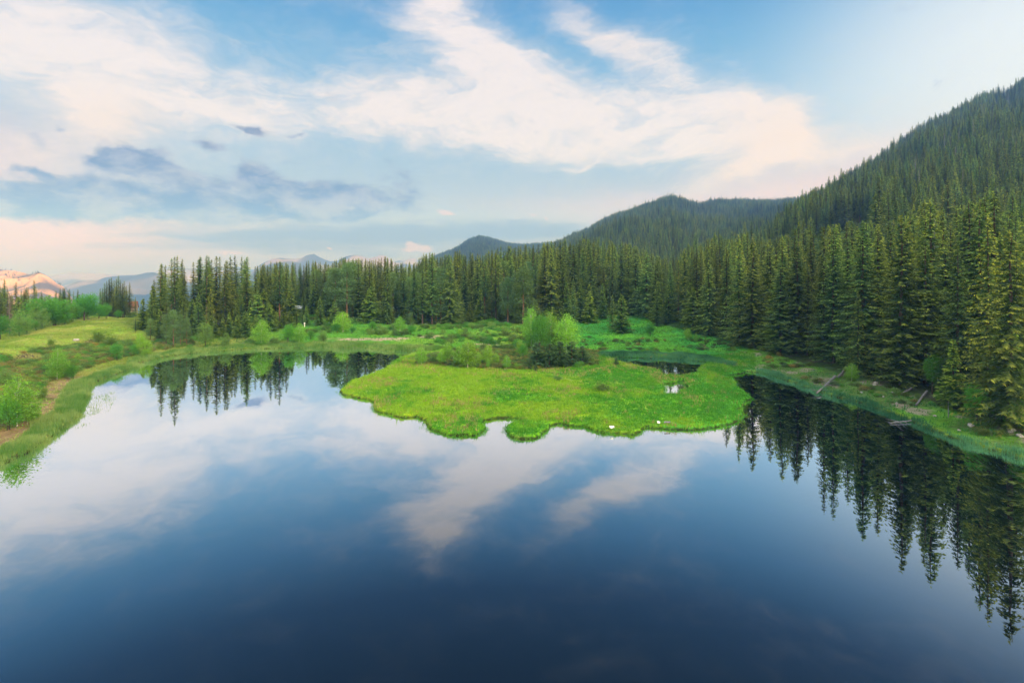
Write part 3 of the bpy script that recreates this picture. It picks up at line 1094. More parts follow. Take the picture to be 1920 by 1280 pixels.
wv = np.array([(-90, -60, 0), (110, -60, 0), (110, 150, 0), (-90, 150, 0)])
lake = mesh_obj('lake', raw_mesh('lake', wv, [0, 1, 2, 3], 4, [M_WATER]))
tag(lake, 'still dark lake reflecting the clouds and the spruces', kind='structure')

# ------------------------------------------------------------------ forest: candidates with real positions, the most visible become trees of their own
sk = np.array([(240, 560), (256, 545), (268, 560), (285, 530), (296, 498), (330, 478), (350, 490), (372, 480), (385, 478), (412, 478), (430, 482), (443, 478), (470, 483), (480, 500), (500, 492), (540, 490), (580, 488),
               (620, 492), (640, 482), (700, 487), (725, 480), (745, 492), (780, 492), (793, 476), (805, 472), (830, 480), (860, 470), (900, 476), (940, 462), (1000, 458), (1040, 450),
               (1070, 446), (1100, 442), (1125, 443), (1150, 450), (1180, 455), (1215, 470), (1240, 482), (1262, 490), (1275, 478), (1292, 455), (1305, 466), (1340, 436), (1370, 448), (1400, 432),
               (1430, 450), (1455, 440), (1480, 436), (1510, 402), (1540, 420), (1575, 420), (1610, 408), (1650, 420), (1700, 402), (1720, 378), (1745, 368), (1765, 392),
               (1800, 385), (1830, 370), (1868, 345), (1900, 356), (1960, 350)], float)
cand = []
gr_ = np.random.default_rng(21)
step = 4.4
for gx in np.arange(-200, 330, step):
    for gy in np.arange(55, 330, step):
        x_ = gx + gr_.uniform(-2.1, 2.1)
        y_ = gy + gr_.uniform(-2.1, 2.1)
        u_ = x_ / y_
        if u_ > 1.05 or u_ < _fe[0, 0] + .0:
            continue
        yf = np.interp(u_, _fe[:, 0], _fe[:, 1])
        if y_ < yf:
            continue
        px = PX0 + F * u_
        deep = 38 if px < 480 else (85 if px < 740 else (110 if px < 1250 else 100))
        if px < 300:
            deep = 16
        if y_ > yf + deep:
            continue
        if (px < 480 and gr_.random() < .15) or (y_ - yf > 22 and gr_.random() < .28):
            continue
        cand.append((x_, y_, y_ - yf))
cand = np.array(cand)
cz = terrain(cand[:, 0], cand[:, 1])
trees = []
for (x_, y_, dp), z_ in zip(cand, cz):
    px = PX0 + F * x_ / y_
    ysk = np.interp(px, sk[:, 0], sk[:, 1])
    zmax = CAM_H + (HOR - ysk - abs(gr_.normal(0, 8)) + 2) / F * y_ - z_
    kind = 'spruce'
    t = gr_.normal(24.0, 5.0)
    r1 = gr_.random()
    if 549 < px < 573 and dp < 55:
        continue
    if dp < 11 and r1 < (.58 if px < 1300 else .28):
        t = gr_.uniform(6, 13) if px < 1300 else gr_.uniform(8, 16)
        kind = 'young'
    elif dp < 24 and r1 < .30:
        t = gr_.uniform(12, 19)
    elif px < 1000 and px > 560 and dp < 25 and r1 > .88:
        kind = 'pine'
        t = gr_.uniform(14, 20)
    elif px < 1000 and r1 > .68:
        kind = 'bare'
    elif r1 > .9 and dp > 12:
        kind = 'bare'
    t = min(t, zmax, .37 * y_ if px > 1500 and dp < 12 else 99)
    if t < 5:
        continue
    if kind == 'young' and t > 14:
        kind = 'spruce'
    trees.append([x_, y_, z_, t, kind, dp])
# trees left of the gap, behind the meadow hill
rl_ = np.random.default_rng(77)
for (px, pt, d, k, t_) in [(float(rl_.uniform(-10, 150)), float(rl_.uniform(538, 558)), float(rl_.uniform(168, 188)), 'spruce', 0) for _ in range(24)] + [(8, 522, 175, 'spruce', 0), (30, 528, 168, 'spruce', 0), (14, 540, 160, 'spruce', 0), (47, 541, 160, 'bare', 0), (64, 524, 150, 'spruce', 0), (50, 538, 172, 'spruce', 0),
                           (78, 548, 175, 'spruce', 0), (105, 545, 170, 'spruce', 0), (120, 540, 168, 'spruce', 0), (138, 545, 172, 'spruce', 0), (-14, 526, 165, 'spruce', 0),
                           (188, 540, 185, 'spruce', 0), (196, 530, 190, 'spruce', 0), (205, 522, 188, 'bare', 0), (214, 525, 192, 'bare', 0), (222, 516, 187, 'bare', 0),
                           (230, 530, 183, 'spruce', 0), (237, 535, 190, 'bare', 0), (243, 529, 186, 'spruce', 0), (212, 545, 182, 'spruce', 0), (254, 556, 190, 'spruce', 0), (60, 556, 158, 'young', 0), (35, 556, 156, 'young', 0), (22, 550, 172, 'spruce', 0), (200, 526, 186, 'spruce', 0), (209, 520, 189, 'spruce', 0), (218, 522, 186, 'spruce', 0), (226, 524, 184, 'spruce', 0), (233, 526, 187, 'spruce', 0), (192, 540, 188, 'spruce', 0), (145, 552, 176, 'spruce', 0), (155, 548, 178, 'spruce', 0), (130, 550, 174, 'spruce', 0), (85, 556, 170, 'spruce', 0), (0, 534, 170, 'spruce', 0), (40, 546, 174, 'spruce', 0), (92, 552, 168, 'spruce', 0)]:
    x_ = (px - PX0) / F * d
    z_ = H(x_, d)
    t = CAM_H + (HOR - pt) / F * d - z_
    trees.append([x_, d, z_, t, k, 99])
# explicit front trees (px, py of the foot, py of the top, kind, widen)
EXPL = [(312, 642, 566, 'spruce', 1.5), (345, 640, 556, 'spruce', 1.4), (372, 632, 548, 'spruce', 1.4), (395, 624, 540, 'spruce', 1.3), (430, 622, 545, 'spruce', 1.4), (452, 618, 552, 'spruce', 1.4), (284, 628, 548, 'spruce', 1.4), (268, 618, 560, 'young', 1.2), (490, 620, 556, 'spruce', 1.4),
        (505, 618, 586, 'young', 1.4), (518, 617, 584, 'young', 1.5), (531, 616, 585, 'young', 1.5), (543, 615, 582, 'young', 1.5), (556, 614, 584, 'young', 1.5), (567, 612, 585, 'young', 1.3), (574, 610, 574, 'young', 1.0),
        (396, 632, 590, 'young', 1.3), (404, 634, 597, 'young', 1.4), (418, 634, 594, 'young', 1.4), (430, 632, 585, 'young', 1.2), (415, 620, 570, 'young', 1.1), (445, 634, 590, 'young', 1.4), (460, 632, 582, 'young', 1.3), (480, 630, 590, 'young', 1.4),
        (600, 611, 557, 'young', 1.1), (627, 611, 563, 'young', 1.15), (570, 600, 540, 'spruce', 1.0), (528, 594, 540, 'young', 1.0), (549, 590, 562, 'young', 1.0), (1165, 624, 552, 'young', 1.45), (1148, 617, 553, 'spruce', 1.4),
        (1106, 606, 545, 'young', 1.1), (1130, 598, 530, 'young', 1.0), (254, 624, 596, 'young', 1.2), (1088, 604, 532, 'young', .9), (1062, 604, 528, 'young', .9),
        (1075, 606, 520, 'spruce', 1), (470, 622, 560, 'young', 1.), (505, 622, 568, 'young', 1.2), (300, 640, 580, 'young', 1.1), (370, 630, 570, 'young', 1.1), (1232, 612, 545, 'spruce', 1.3)]
for px, pf, pt, k, w in EXPL:
    x_, y_, z_ = place(px, pf)
    t = (pf - pt) / F * y_
    trees.append([x_, y_, z_, t, k, -w])
# pixel coverage, nearest first
order = sorted(range(len(trees)), key=lambda i: trees[i][1])
buf = np.zeros((800, 2100), bool)
vis = {}
for i in order:
    x_, y_, z_, t, k, dp = trees[i]
    px = PX0 + F * x_ / y_
    yb = HOR + F * (CAM_H - z_) / y_
    yt = yb - F * t / y_
    w = {'spruce': .10, 'bare': .085, 'young': .20, 'pine': .14}[k] * t * F / y_ * .85
    cnt = 0
    for yy in range(max(0, int(yt)), min(799, int(yb))):
        f_ = (yy - yt) / max(1, yb - yt)
        if k == 'bare' and f_ > .6:
            continue
        hw = w * max(f_, 0) ** .7
        a, b = int(max(0, min(2099, px - hw))), int(max(0, min(2099, px + hw + 1)))
        if 0 < b and a < 1921:
            seg = buf[yy, a:min(b, 1920)]
            cnt += int((~seg).sum())
            buf[yy, a:b] = True
    vis[i] = cnt
con = [i for i in range(len(trees)) if trees[i][4] in ('spruce', 'bare', 'young')]
con.sort(key=lambda i: -vis[i])
picked = set(i for i in con[:292] if vis[i] > 40)
picked |= set(i for i in range(len(trees)) if trees[i][4] == 'pine' and vis[i] > 60)
rest = [trees[i] for i in range(len(trees)) if i not in picked and (vis[i] > 0 or trees[i][5] > 20)]
print('trees', len(trees), 'picked', len(picked), 'rest', len(rest))
PICK = [(trees[i], vis[i]) for i in picked]

# shrubs and broadleaved trees placed one by one: (px foot, py foot, py top, kind, widen, variant, label)
BUSH = [
    (107, 712, 652, 'birch', 1.15, 0, 'slender birch with a pale trunk standing above the left heath'),
    (137, 712, 680, 'willow', 1.0, 1, 'round green willow bush touching the slender birch on the left heath'),
    (32, 800, 706, 'birch', 1.5, 1, 'yellow-green birch, tallest of the trees at the left edge of the lake'),
    (16, 806, 742, 'willow', .95, 1, 'dense green bush at the left frame edge in front of the yellow-green birch'),
    (62, 790, 752, 'willow', 1.0, 2, 'bright green bush beside the dry strip, right of the yellow-green birch'),
    (10, 728, 690, 'willow', 1.2, 0, 'grey-green bush at the left frame edge above the yellow-green birch'),
    (80, 748, 722, 'willow', 1.0, 0, 'low willow bush between the slender birch and the dry strip'),
    (220, 676, 640, 'willow', .9, 1, 'light green bush left of a pair of small bushes by the shore bend'),
    (251, 669, 643, 'willow', .8, 1, 'small pale green bush between two larger ones at the shore bend'),
    (274, 669, 634, 'willow', .9, 2, 'bright green bush, rightmost of the three at the shore bend'),
    (262, 657, 624, 'birch', 1.2, 0, 'narrow green tree just behind the three bushes at the shore bend'),
    (240, 654, 630, 'willow', 1.3, 0, 'broad grey-green willow on the heath behind the shore bend'),
    (210, 652, 625, 'willow', 1.5, 0, 'wide dull green willow below the meadow hill'),
    (185, 644, 614, 'willow', 1.3, 0, 'darker willow clump at the foot of the meadow hill'),
    (146, 679, 660, 'willow', .9, 2, 'small round light green bush right of the slender birch'),
    (95, 650, 632, 'willow', 1.0, 0, 'grey-green bush at the lower edge of the meadow hill'),
    (135, 690, 670, 'willow', 1.1, 0, 'dull green bush behind the round willow on the heath'),
    (385, 652, 602, 'round', .85, 1, 'round pale green tree on the shore in front of the dark spruces'),
    (424, 652, 622, 'willow', .9, 0, 'soft green willow bush right of the round pale tree'),
    (490, 648, 600, 'birch', 1.5, 1, 'light green tree with a two-tiered crown on the back shore'),
    (540, 646, 604, 'round', .85, 0, 'yellow-green tree left of its twin on the back shore'),
    (561, 645, 607, 'birch', 1.5, 1, 'yellow-green tree right of its twin below the white-roofed cabin'),
    (518, 647, 628, 'willow', 1.3, 0, 'low dark green bush between the two-tiered tree and the yellow-green pair'),
    (606, 642, 618, 'willow', 1.1, 0, 'pale olive bush on the back shore right of the yellow-green pair'),
    (582, 636, 618, 'willow', 1.2, 1, 'low green bush just right of the white post'),
    (643, 622, 584, 'birch', 1.7, 0, 'feathery grey-green tree at the edge of the forest meadow'),
    (632, 624, 604, 'willow', 1.2, 1, 'dark green bush at the foot of the feathery grey-green tree'),
    (660, 625, 612, 'willow', 1.4, 1, 'low green bush right of the feathery grey-green tree'),
    (698, 624, 600, 'willow', .9, 1, 'small round light green tree before the tall pines'),
    (722, 626, 610, 'willow', 1.3, 0, 'teal-green bush between two small trees before the pines'),
    (750, 624, 594, 'birch', 1.6, 1, 'cone-shaped light green tree before the tall pines'),
    (770, 628, 608, 'willow', 1.2, 1, 'teal-green bush right of the cone-shaped tree'),
    (740, 628, 614, 'willow', 1.3, 0, 'low olive bush at the foot of the cone-shaped tree'),
    (790, 684, 650, 'birch', 1.3, 1, 'green birch bush at the left end of the peninsula thicket'),
    (812, 682, 662, 'willow', .9, 0, 'low brownish bush next to the left end of the peninsula thicket'),
    (828, 684, 656, 'birch', 1.2, 0, 'thin light birch second from the left in the peninsula thicket'),
    (838, 678, 640, 'birch', 1.3, 0, 'grey-green birch behind the left part of the peninsula thicket'),
    (860, 686, 652, 'birch', 1.3, 1, 'mid-green birch left of the broad bright one in the thicket'),
    (877, 690, 638, 'birch', 1.7, 1, 'broad bright green birch, largest on the left of the thicket'),
    (897, 686, 660, 'birch', 1.2, 0, 'small grey birch right of the broad bright birch'),
    (914, 684, 648, 'birch', 1.4, 1, 'bright green birch in the middle of the peninsula thicket'),
    (930, 684, 662, 'birch', 1.2, 1, 'small light birch in the middle of the peninsula thicket'),
    (950, 692, 666, 'birch', 1.2, 1, 'yellow-green birch sapling in front of the thicket'),
    (968, 692, 680, 'willow', 1.2, 2, 'low yellow-green bush in front of the thicket'),
    (915, 691, 672, 'birch', .9, 1, 'tiny bright sapling above the orange moss'),
    (980, 672, 642, 'willow', .8, 1, 'dark green bush left of the tall peninsula trees'),
    (996, 655, 576, 'birch', .85, 0, 'tall slim grey-green birch, left of the tall peninsula trees'),
    (1011, 662, 582, 'round', .66, 0, 'tall vivid green tree amid the tall peninsula trees'),
    (1032, 658, 583, 'birch', .95, 0, 'tall grey-green birch behind the vivid green tree'),
    (1062, 664, 589, 'birch', 1.3, 1, 'domed light green birch, right of the tall peninsula trees'),
    (1046, 660, 612, 'willow', .8, 0, 'dark bush between the tall trees of the peninsula'),
    (985, 640, 592, 'young', .8, 1, 'dark small spruce at the back of the peninsula thicket'),
    (1006, 688, 642, 'youngpine', 1.7, 0, 'dense young pine left of centre in the pine clump'),
    (1030, 690, 644, 'youngpine', 1.7, 1, 'bushy young pine, foremost of the pine clump'),
    (1050, 688, 640, 'youngpine', 1.7, 0, 'bushy young pine in the middle of the pine clump'),
    (1072, 686, 640, 'youngpine', 1.7, 1, 'young pine below the domed light green birch'),
    (1092, 684, 648, 'youngpine', 1.7, 0, 'young pine, rightmost of the tall ones in the clump'),
    (1106, 684, 662, 'willow', 1.1, 0, 'olive bush at the right end of the pine clump'),
    (994, 693, 672, 'youngpine', .9, 1, 'small pine at the front left of the pine clump'),
    (1005, 696, 678, 'youngpine', .8, 0, 'smallest pine seedling in front of the pine clump'),
    (1024, 692, 672, 'youngpine', .9, 0, 'small pine before the foremost bushy pine'),
    (975, 665, 635, 'willow', .8, 2, 'light green willow behind the left end of the pine clump'),
    (1046, 713, 702, 'darkshrub', 1.3, 0, 'tiny dark tuft shrub alone on the bright peninsula meadow'),
    (1132, 733, 713, 'darkshrub', 1.2, 0, 'dark round shrub standing alone on the peninsula meadow'),
    (1156, 685, 668, 'youngpine', 1.2, 1, 'low olive pine beside the dark pool'),
    (1219, 631, 604, 'round', 1.0, 0, 'bright round tree on the green slope before the spruces'),
    (1290, 637, 615, 'birch', 1.5, 0, 'small light birch at the foot of the right spruces'),
    (1305, 641, 626, 'birch', 1.2, 1, 'pale sapling right of the small light birch'),
    (1323, 646, 630, 'young', 1.0, 0, 'tiny spruce sapling at the foot of the right spruces'),
    (945, 628, 608, 'willow', 1.0, 0, 'dark bush on the back meadow left of the tall peninsula trees'),
    (862, 632, 614, 'willow', .8, 2, 'pale green bush on the back meadow before the forest'),
    (1597, 714, 682, 'birch', 1.5, 1, 'bright green sapling between the fallen logs on the right bank'),
    (1748, 738, 656, 'round', .62, 0, 'tall vivid green tree growing against the right spruces'),
    (1757, 753, 730, 'willow', .7, 1, 'small bright bush under the tall vivid green tree'),
    (1832, 790, 716, 'round', .8, 0, 'yellow-green tree on the right bank, largest before the spruces'),
    (1878, 792, 762, 'willow', .8, 1, 'small green bush right of the yellow-green bank tree'),
    (1915, 812, 748, 'willow', .9, 1, 'teal-green bush at the right frame edge'),
    (1855, 800, 780, 'shrub', 1.2, 0, 'low yellow-brown shrub on the right bank grass'),
    # behind the meadow crest
    (0, 612, 585, 'round', 1.3, 0, 'light green round tree at the left frame edge behind the hill crest'),
    (36, 611, 578, 'willow', .9, 0, 'pale green round tree behind the hill crest near the dead spruce'),
    (68, 606, 562, 'willow', .8, 0, 'greyish round tree behind the hill crest'),
    (78, 604, 550, 'round', 1.3, 0, 'large bright broadleaf tree above the others behind the hill'),
    (104, 602, 553, 'round', 1.2, 0, 'dark green broadleaf tree right of the largest one behind the hill'),
    (122, 600, 560, 'willow', .9, 0, 'dull green broadleaf tree in the middle of the row behind the hill'),
    (135, 598, 566, 'willow', 1.1, 1, 'low rounded tree before the middle of the row behind the hill'),
    (158, 596, 545, 'round', 1.3, 0, 'bright broadleaf tree left of the tall spruce group'),
    (165, 596, 567, 'willow', 1.15, 1, 'wide rounded green tree touching the grass of the hill crest'),
    (200, 593, 566, 'willow', 1.0, 1, 'smooth domed green tree, rightmost of the row behind the hill'),
    (185, 594, 568, 'willow', 1.0, 1, 'second domed green tree from the right behind the hill'),
    (221, 591, 580, 'willow', 1.2, 1, 'small green bush between the domed tree and the spruce group'),
    (100, 601, 584, 'willow', 1.5, 1, 'low bush in front of the row behind the hill'),
    (50, 608, 592, 'willow', 1.5, 1, 'low bush right of the pale green round tree behind the hill'),
    (245, 588, 582, 'shrub', 1.5, 0, 'tiny yellow shrub below the red-roofed house'),
]
for px, pf, pt, k, w, v, lab in BUSH:
    x_, y_, z_ = place(px, pf, 30, 400)
    if px <= 245 and pf < 613:
        y_ = np.interp(px, [0, 250], [124, 186])     # on the far side of the crest
        x_ = (px - PX0) / F * y_
        z_ = H(x_, y_)
        ht = CAM_H + (HOR - pt) / F * y_ - z_
    else:
        ht = (pf - pt) / F * y_
    grp = 'broadleaved trees behind the meadow hill' if (px <= 245 and pf < 613) else \
        ('thicket on the peninsula' if 780 < px < 1120 and pf > 650 else 'bushes along the lake shore')
    plant(k, x_, y_, ht, lab, grp, v, w, z_)
# pines by the left shore and dead trees
for px, pf, pt, k, w, lab in [
        (282, 642, 598, 'pine', 1.25, 'brownish bushy pine left of the pine group on the left shore'),
        (312, 650, 588, 'pine', 1.1, 'pine with a leaning look, first of the shore pine group'),
        (325, 651, 582, 'pine', 1.0, 'tallest pine in the middle of the shore pine group'),
        (338, 651, 590, 'pine', 1.0, 'pine third from the left in the shore pine group'),
        (350, 650, 596, 'pine', 1.0, 'last pine on the right of the shore pine group'),
        (770, 617, 586, 'pine', 1.2, 'small grey-green pine behind the cone-shaped light tree')]:
    x_, y_, z_ = place(px, pf)
    plant(k, x_, y_, (pf - pt) / F * y_, lab, 'pines on the lake shore', None, w, z_)
x_ = (18 - PX0) / F * 138
plant('deadspruce', x_, 138, CAM_H + (HOR - 550) / F * 138 - H(x_, 138), 'brown dead spruce standing behind the meadow hill at the left')
for px, pt, d, lab in [(1752, 390, 104, 'bare grey dead tree rising above the right spruces'), (1778, 752, 0, 'short dead stump trunk standing on the right bank grass')]:
    if d:
        x_ = (px - PX0) / F * d
        z_ = H(x_, d)
        plant('snag', x_, d, CAM_H + (HOR - pt) / F * d - z_, lab, None, 0, .75, z_)
    else:
        x_, y_, z_ = place(px, 784)
        plant('snag', x_, y_, 2.3, lab, None, 0, 2.0, z_)

# ------------------------------------------------------------------ small built things
def bm_obj(name, v, f, m, parent=None, smooth=False):
    me = bpy.data.meshes.new(name)
    me.from_pydata([tuple(map(float, p)) for p in v], [], [tuple(map(int, q)) for q in f])
    me.materials.append(m)
    me.update()
    if smooth:
        me.polygons.foreach_set('use_smooth', [True] * len(me.polygons))
    return mesh_obj(name, me, parent)


def box(cx, cy, cz_, sx, sy, sz):
    v = [(cx + a * sx / 2, cy + b * sy / 2, cz_ + c_ * sz / 2) for a in (-1, 1) for b in (-1, 1) for c_ in (-1, 1)]
    f = [(0, 1, 3, 2), (4, 6, 7, 5), (0, 4, 5, 1), (2, 3, 7, 6), (0, 2, 6, 4), (1, 5, 7, 3)]
    return v, f


def merge(parts):
    V, Fc = [], []
    for v, f in parts:
        n = len(V)
        V += list(v)
        Fc += [tuple(i + n for i in q) for q in f]
    return V, Fc


def gable(hw, hl, z0, z1, th=.12):
    """roof of two slabs, ridge along x"""
    parts = []
    for s in (-1, 1):
        a = [(-hl, s * hw, z0), (hl, s * hw, z0), (hl, 0, z1), (-hl, 0, z1)]
        b = [(p[0], p[1], p[2] + th) for p in a]
        parts.append((a + b, [(0, 1, 2, 3), (7, 6, 5, 4), (0, 4, 5, 1), (1, 5, 6, 2), (2, 6, 7, 3), (3, 7, 4, 0)]))
    return merge(parts)


M_METAL = simple('pale_metal_roof', (.62, .66, .74), .4, .08, 3, .5)
M_TILE = simple('red_tiles', (.15, .065, .05), .8, .25, 8)
M_PLASTER = simple('cream_plaster', (.36, .30, .24), .9, .1, 3)
M_WOOD = simple('weathered_boards', (.16, .12, .09), .85, .3, 8)
M_GLASS = simple('window_glass', (.03, .04, .05), .15, .1, 2, .6, bump=0)
M_WHITE = simple('white_board', (.78, .78, .76), .6, .08, 9)
M_STONE = simple('pale_stone', (.34, .33, .31), .9, .3, 3)


def house(name, px, pf, d, W_, L_, hw, hr, mw, mr, label, rot, top=None):
    x_ = (px - PX0) / F * d
    z_ = H(x_, d)
    if top is not None:
        z_ = max(z_, CAM_H + (HOR - top) / F * d - hr) if name == 'house' else CAM_H + (HOR - top) / F * d - hr
    root = empty(name, (x_, d, z_))
    tag(root, label, 'house' if name == 'house' else name.replace('_', ' '))
    root.rotation_euler = (0, 0, R(rot))
    dn_ = max(1.0, z_ - H(x_, d) + 1.0)
    v, f = box(0, 0, (hw - dn_) / 2, L_, W_, hw + dn_)
    tri = [(-L_ / 2, -W_ / 2, hw), (-L_ / 2, W_ / 2, hw), (-L_ / 2, 0, hr - .05)], [(0, 1, 2)]
    tri2 = [(L_ / 2, -W_ / 2, hw), (L_ / 2, W_ / 2, hw), (L_ / 2, 0, hr - .05)], [(0, 2, 1)]
    bm_obj('wall', *merge([(v, f), tri, tri2]), mw, root)
    bm_obj('roof', *gable(W_ / 2 + .45, L_ / 2 + .45, hw - .3, hr), mr, root)
    dr = bm_obj('door', *box(L_ * .15, -W_ / 2 - .03, hw * .4, .9, .08, hw * .8), M_WOOD if mw is not M_WOOD else M_DEAD, root)
    bm_obj('handle', *box(L_ * .15 + .35, -W_ / 2 - .10, hw * .4, .1, .06, .04), M_METAL, dr)
    for k in (-.3, .38):
        w_ = bm_obj('window', *box(L_ * k, -W_ / 2 - .03, hw * .58, .9, .07, .8), M_WHITE, root)
        bm_obj('pane', *box(L_ * k, -W_ / 2 - .075, hw * .58, .74, .03, .64), M_GLASS, w_)
    return root


house('cabin', 560, 590, 205, 2.3, 2.0, 1.7, 2.9, M_WOOD, M_METAL, 'small wooden cabin with a white metal roof in the forest clearing', 8, 573.5)
house('house', 248, 590, 300, 5.0, 4.4, 3.6, 7.0, M_PLASTER, M_TILE, 'house with a red tiled roof half hidden between the left spruces', 25, 565)
house('shed', 409, 598, 168, 2.2, 2.4, 1.8, 2.6, M_METAL, M_METAL, 'tiny pale shed showing between the young spruces on the left shore', 20, 590)

x_, y_, z_ = place(571, 613)
pt_ = bm_obj('marker_post', *merge([box(0, 0, .45, .2, .2, 1.3), ([(-.22, -.22, 1.1), (.22, -.22, 1.1), (.22, .22, 1.1), (-.22, .22, 1.1), (0, 0, 1.4)], [(0, 1, 4), (1, 2, 4), (2, 3, 4), (3, 0, 4), (3, 2, 1, 0)])]), M_WHITE)
pt_.location = (x_, y_, z_)
tag(pt_, 'small white post standing in the grass below the cabin', 'post')


def fallen_log(p0, p1, r0, r1, lab, branches=0, seed=1, zo=.15):
    a = np.array(p0, float)
    b = np.array(p1, float)
    r = np.random.default_rng(seed)
    c = (a + b) / 2
    root = empty('fallen_log', tuple(c))
    tag(root, lab, 'log', 'fallen trunks on the right bank')
    a, b = a - c, b - c
    n = 5
    ps = [a + (b - a) * k / n + np.array([0, 0, r.normal(0, .03)]) for k in range(n + 1)]
    v, q = tubes([(ps[k], ps[k + 1], r0 + (r1 - r0) * k / n, r0 + (r1 - r0) * (k + 1) / n) for k in range(n)], 8)
    mesh_obj('trunk', raw_mesh('log_trunk', v, q, 4, [M_DEAD], smooth=True), root)
    d = (b - a) / np.linalg.norm(b - a)
    side = np.cross(d, [0, 0, 1.])
    for k in range(branches):
        t = .15 + .8 * k / max(1, branches)
        p = b + (a - b) * t * .8
        e = p + (side * (1 if k % 3 else -1) * -1 + d * r.uniform(-.2, .6)) * r.uniform(.8, 1.7) + np.array([0, 0, r.uniform(-.1, .5)])
        v, q = tubes([(p, (p + e) / 2, .05, .035), ((p + e) / 2, e + r.normal(0, .1, 3), .035, .012)], 5)
        mesh_obj('branch', raw_mesh('log_branch', v, q, 4, [M_DEAD]), root)


def P3(px, py, dz=.2):
    x_, y_, z_ = place(px, py)
    return (x_, y_, max(z_, 0) + dz)


def W3(px, py, z=.1):
    x_, y_ = gp(px, py, z)
    return (x_, y_, z)


fallen_log(P3(1566, 714, .7), W3(1531, 737, .35), .22, .12, 'grey fallen trunk with bare branches reaching into the dark water', 8, 1)
fallen_log(P3(1587, 695, .4), P3(1572, 711, .35), .22, .15, 'blue-grey trunk lying up the right bank behind the branching one', 0, 2)
fallen_log(P3(1709, 734, .35), P3(1690, 741, .25), .16, .12, 'short pale log at the foot of the right spruces', 0, 3)
fallen_log(P3(1738, 741, .5), P3(1717, 763, .25), .16, .12, 'dark slanting log lying on the grass of the right bank', 0, 4)
fallen_log(P3(1710, 795, .1), W3(1668, 793, .08), .10, .05, 'drowned brushwood at the edge of the reeds on the right', 6, 5)


def stone(px, py, s, lab, seed, m=None, zz=None):
    r = np.random.default_rng(seed)
    x_, y_, z_ = place(px, py)
    if zz is not None:
        z_ = zz
    bmv, bmf = [], []
    nr, ns = 5, 9
    for i in range(1, nr):
        for j in range(ns):
            th, ph = math.pi * i / nr, 2 * math.pi * j / ns
            k = r.uniform(.78, 1.15)
            bmv.append((math.sin(th) * math.cos(ph) * s * k, math.sin(th) * math.sin(ph) * s * k * .8, math.cos(th) * s * .6 * k))
    bmv += [(0, 0, s * .6), (0, 0, -s * .6)]
    for i in range(nr - 2):
        for j in range(ns):
            bmf.append((i * ns + j, (i + 1) * ns + j, (i + 1) * ns + (j + 1) % ns, i * ns + (j + 1) % ns))
    t, b_ = len(bmv) - 2, len(bmv) - 1
    for j in range(ns):
        bmf.append((t, j, (j + 1) % ns))
        bmf.append((b_, (nr - 2) * ns + (j + 1) % ns, (nr - 2) * ns + j))
    o = bm_obj('stone', bmv, bmf, m or M_STONE)
    o.location = (x_, y_, z_ + s * .2)
    o.rotation_euler = (0, 0, seed)
    tag(o, lab, 'stone', 'pale stones on the right bank')


for k, (px, py, s, lab) in enumerate([
        (1674, 737, .32, 'white stone above the reeds, left of the short pale log'), (1640, 724, .30, 'pale stone near the tip of the branching fallen trunk'),
        (1615, 738, .25, 'small white stone low on the bank right of the branching trunk'), (1656, 745, .22, 'small grey stone below the short pale log'),
        (1681, 757, .22, 'tiny white stone just above the reeds below the dark slanting log'), (1753, 781, .28, 'dark-sided stone on the grass right of the slanting log'),
        (1820, 799, .45, 'white boulder below the yellow-green bank tree'), (1866, 785, .42, 'pale boulder in the grass right of the yellow-green bank tree'),
        (1895, 812, .55, 'pinkish boulder near the right frame edge'), (1912, 820, .4, 'grey boulder beside the pinkish one at the right frame edge'),
        (1798, 809, .22, 'tiny white stone at the upper rim of the reeds on the right'), (1560, 712, .25, 'small stone beside the end of the branching trunk'),
        (1642, 720, .45, 'flat grey stone under the right spruces')]):
    stone(px, py, s, lab, 300 + k)
stone(143, 640, .7, 'pale grey stump-like boulder at the foot of the meadow hill', 340)

for k, (px, py, w, l, rot, lab) in enumerate([
        (1147, 806, .55, .32, 10, 'crumpled white sheet lying near the front edge of the peninsula'),
        (1235, 797, .34, .34, -8, 'white square board on the front right of the peninsula'),
        (1251, 797, .80, .12, 6, 'long thin weathered plank beside the square board')]):
    x_, y_, z_ = place(px, py)
    n_ = 5
    r = np.random.default_rng(k + 60)
    V_, F_ = [], []
    for a in range(n_ + 1):
        for b_ in range(n_ + 1):
            V_.append(((a / n_ - .5) * w + r.normal(0, .02), (b_ / n_ - .5) * l + r.normal(0, .02), .30 + (b_ / n_) * .14 + r.normal(0, .02 if k else .05)))
    nt_ = len(V_)
    V_ += [(p[0], p[1], p[2] - .05) for p in V_]
    for a in range(n_):
        for b_ in range(n_):
            i = a * (n_ + 1) + b_
            F_.append((i, i + n_ + 1, i + n_ + 2, i + 1))
            F_.append((nt_ + i, nt_ + i + 1, nt_ + i + n_ + 2, nt_ + i + n_ + 1))
    o = bm_obj('white_sheet' if k == 0 else 'board', V_, F_, M_WHITE if k < 2 else M_DEAD)
    o.location = (x_, y_, z_)
    o.rotation_euler = (0, 0, R(rot))
    tag(o, lab, 'litter' if k == 0 else 'board')

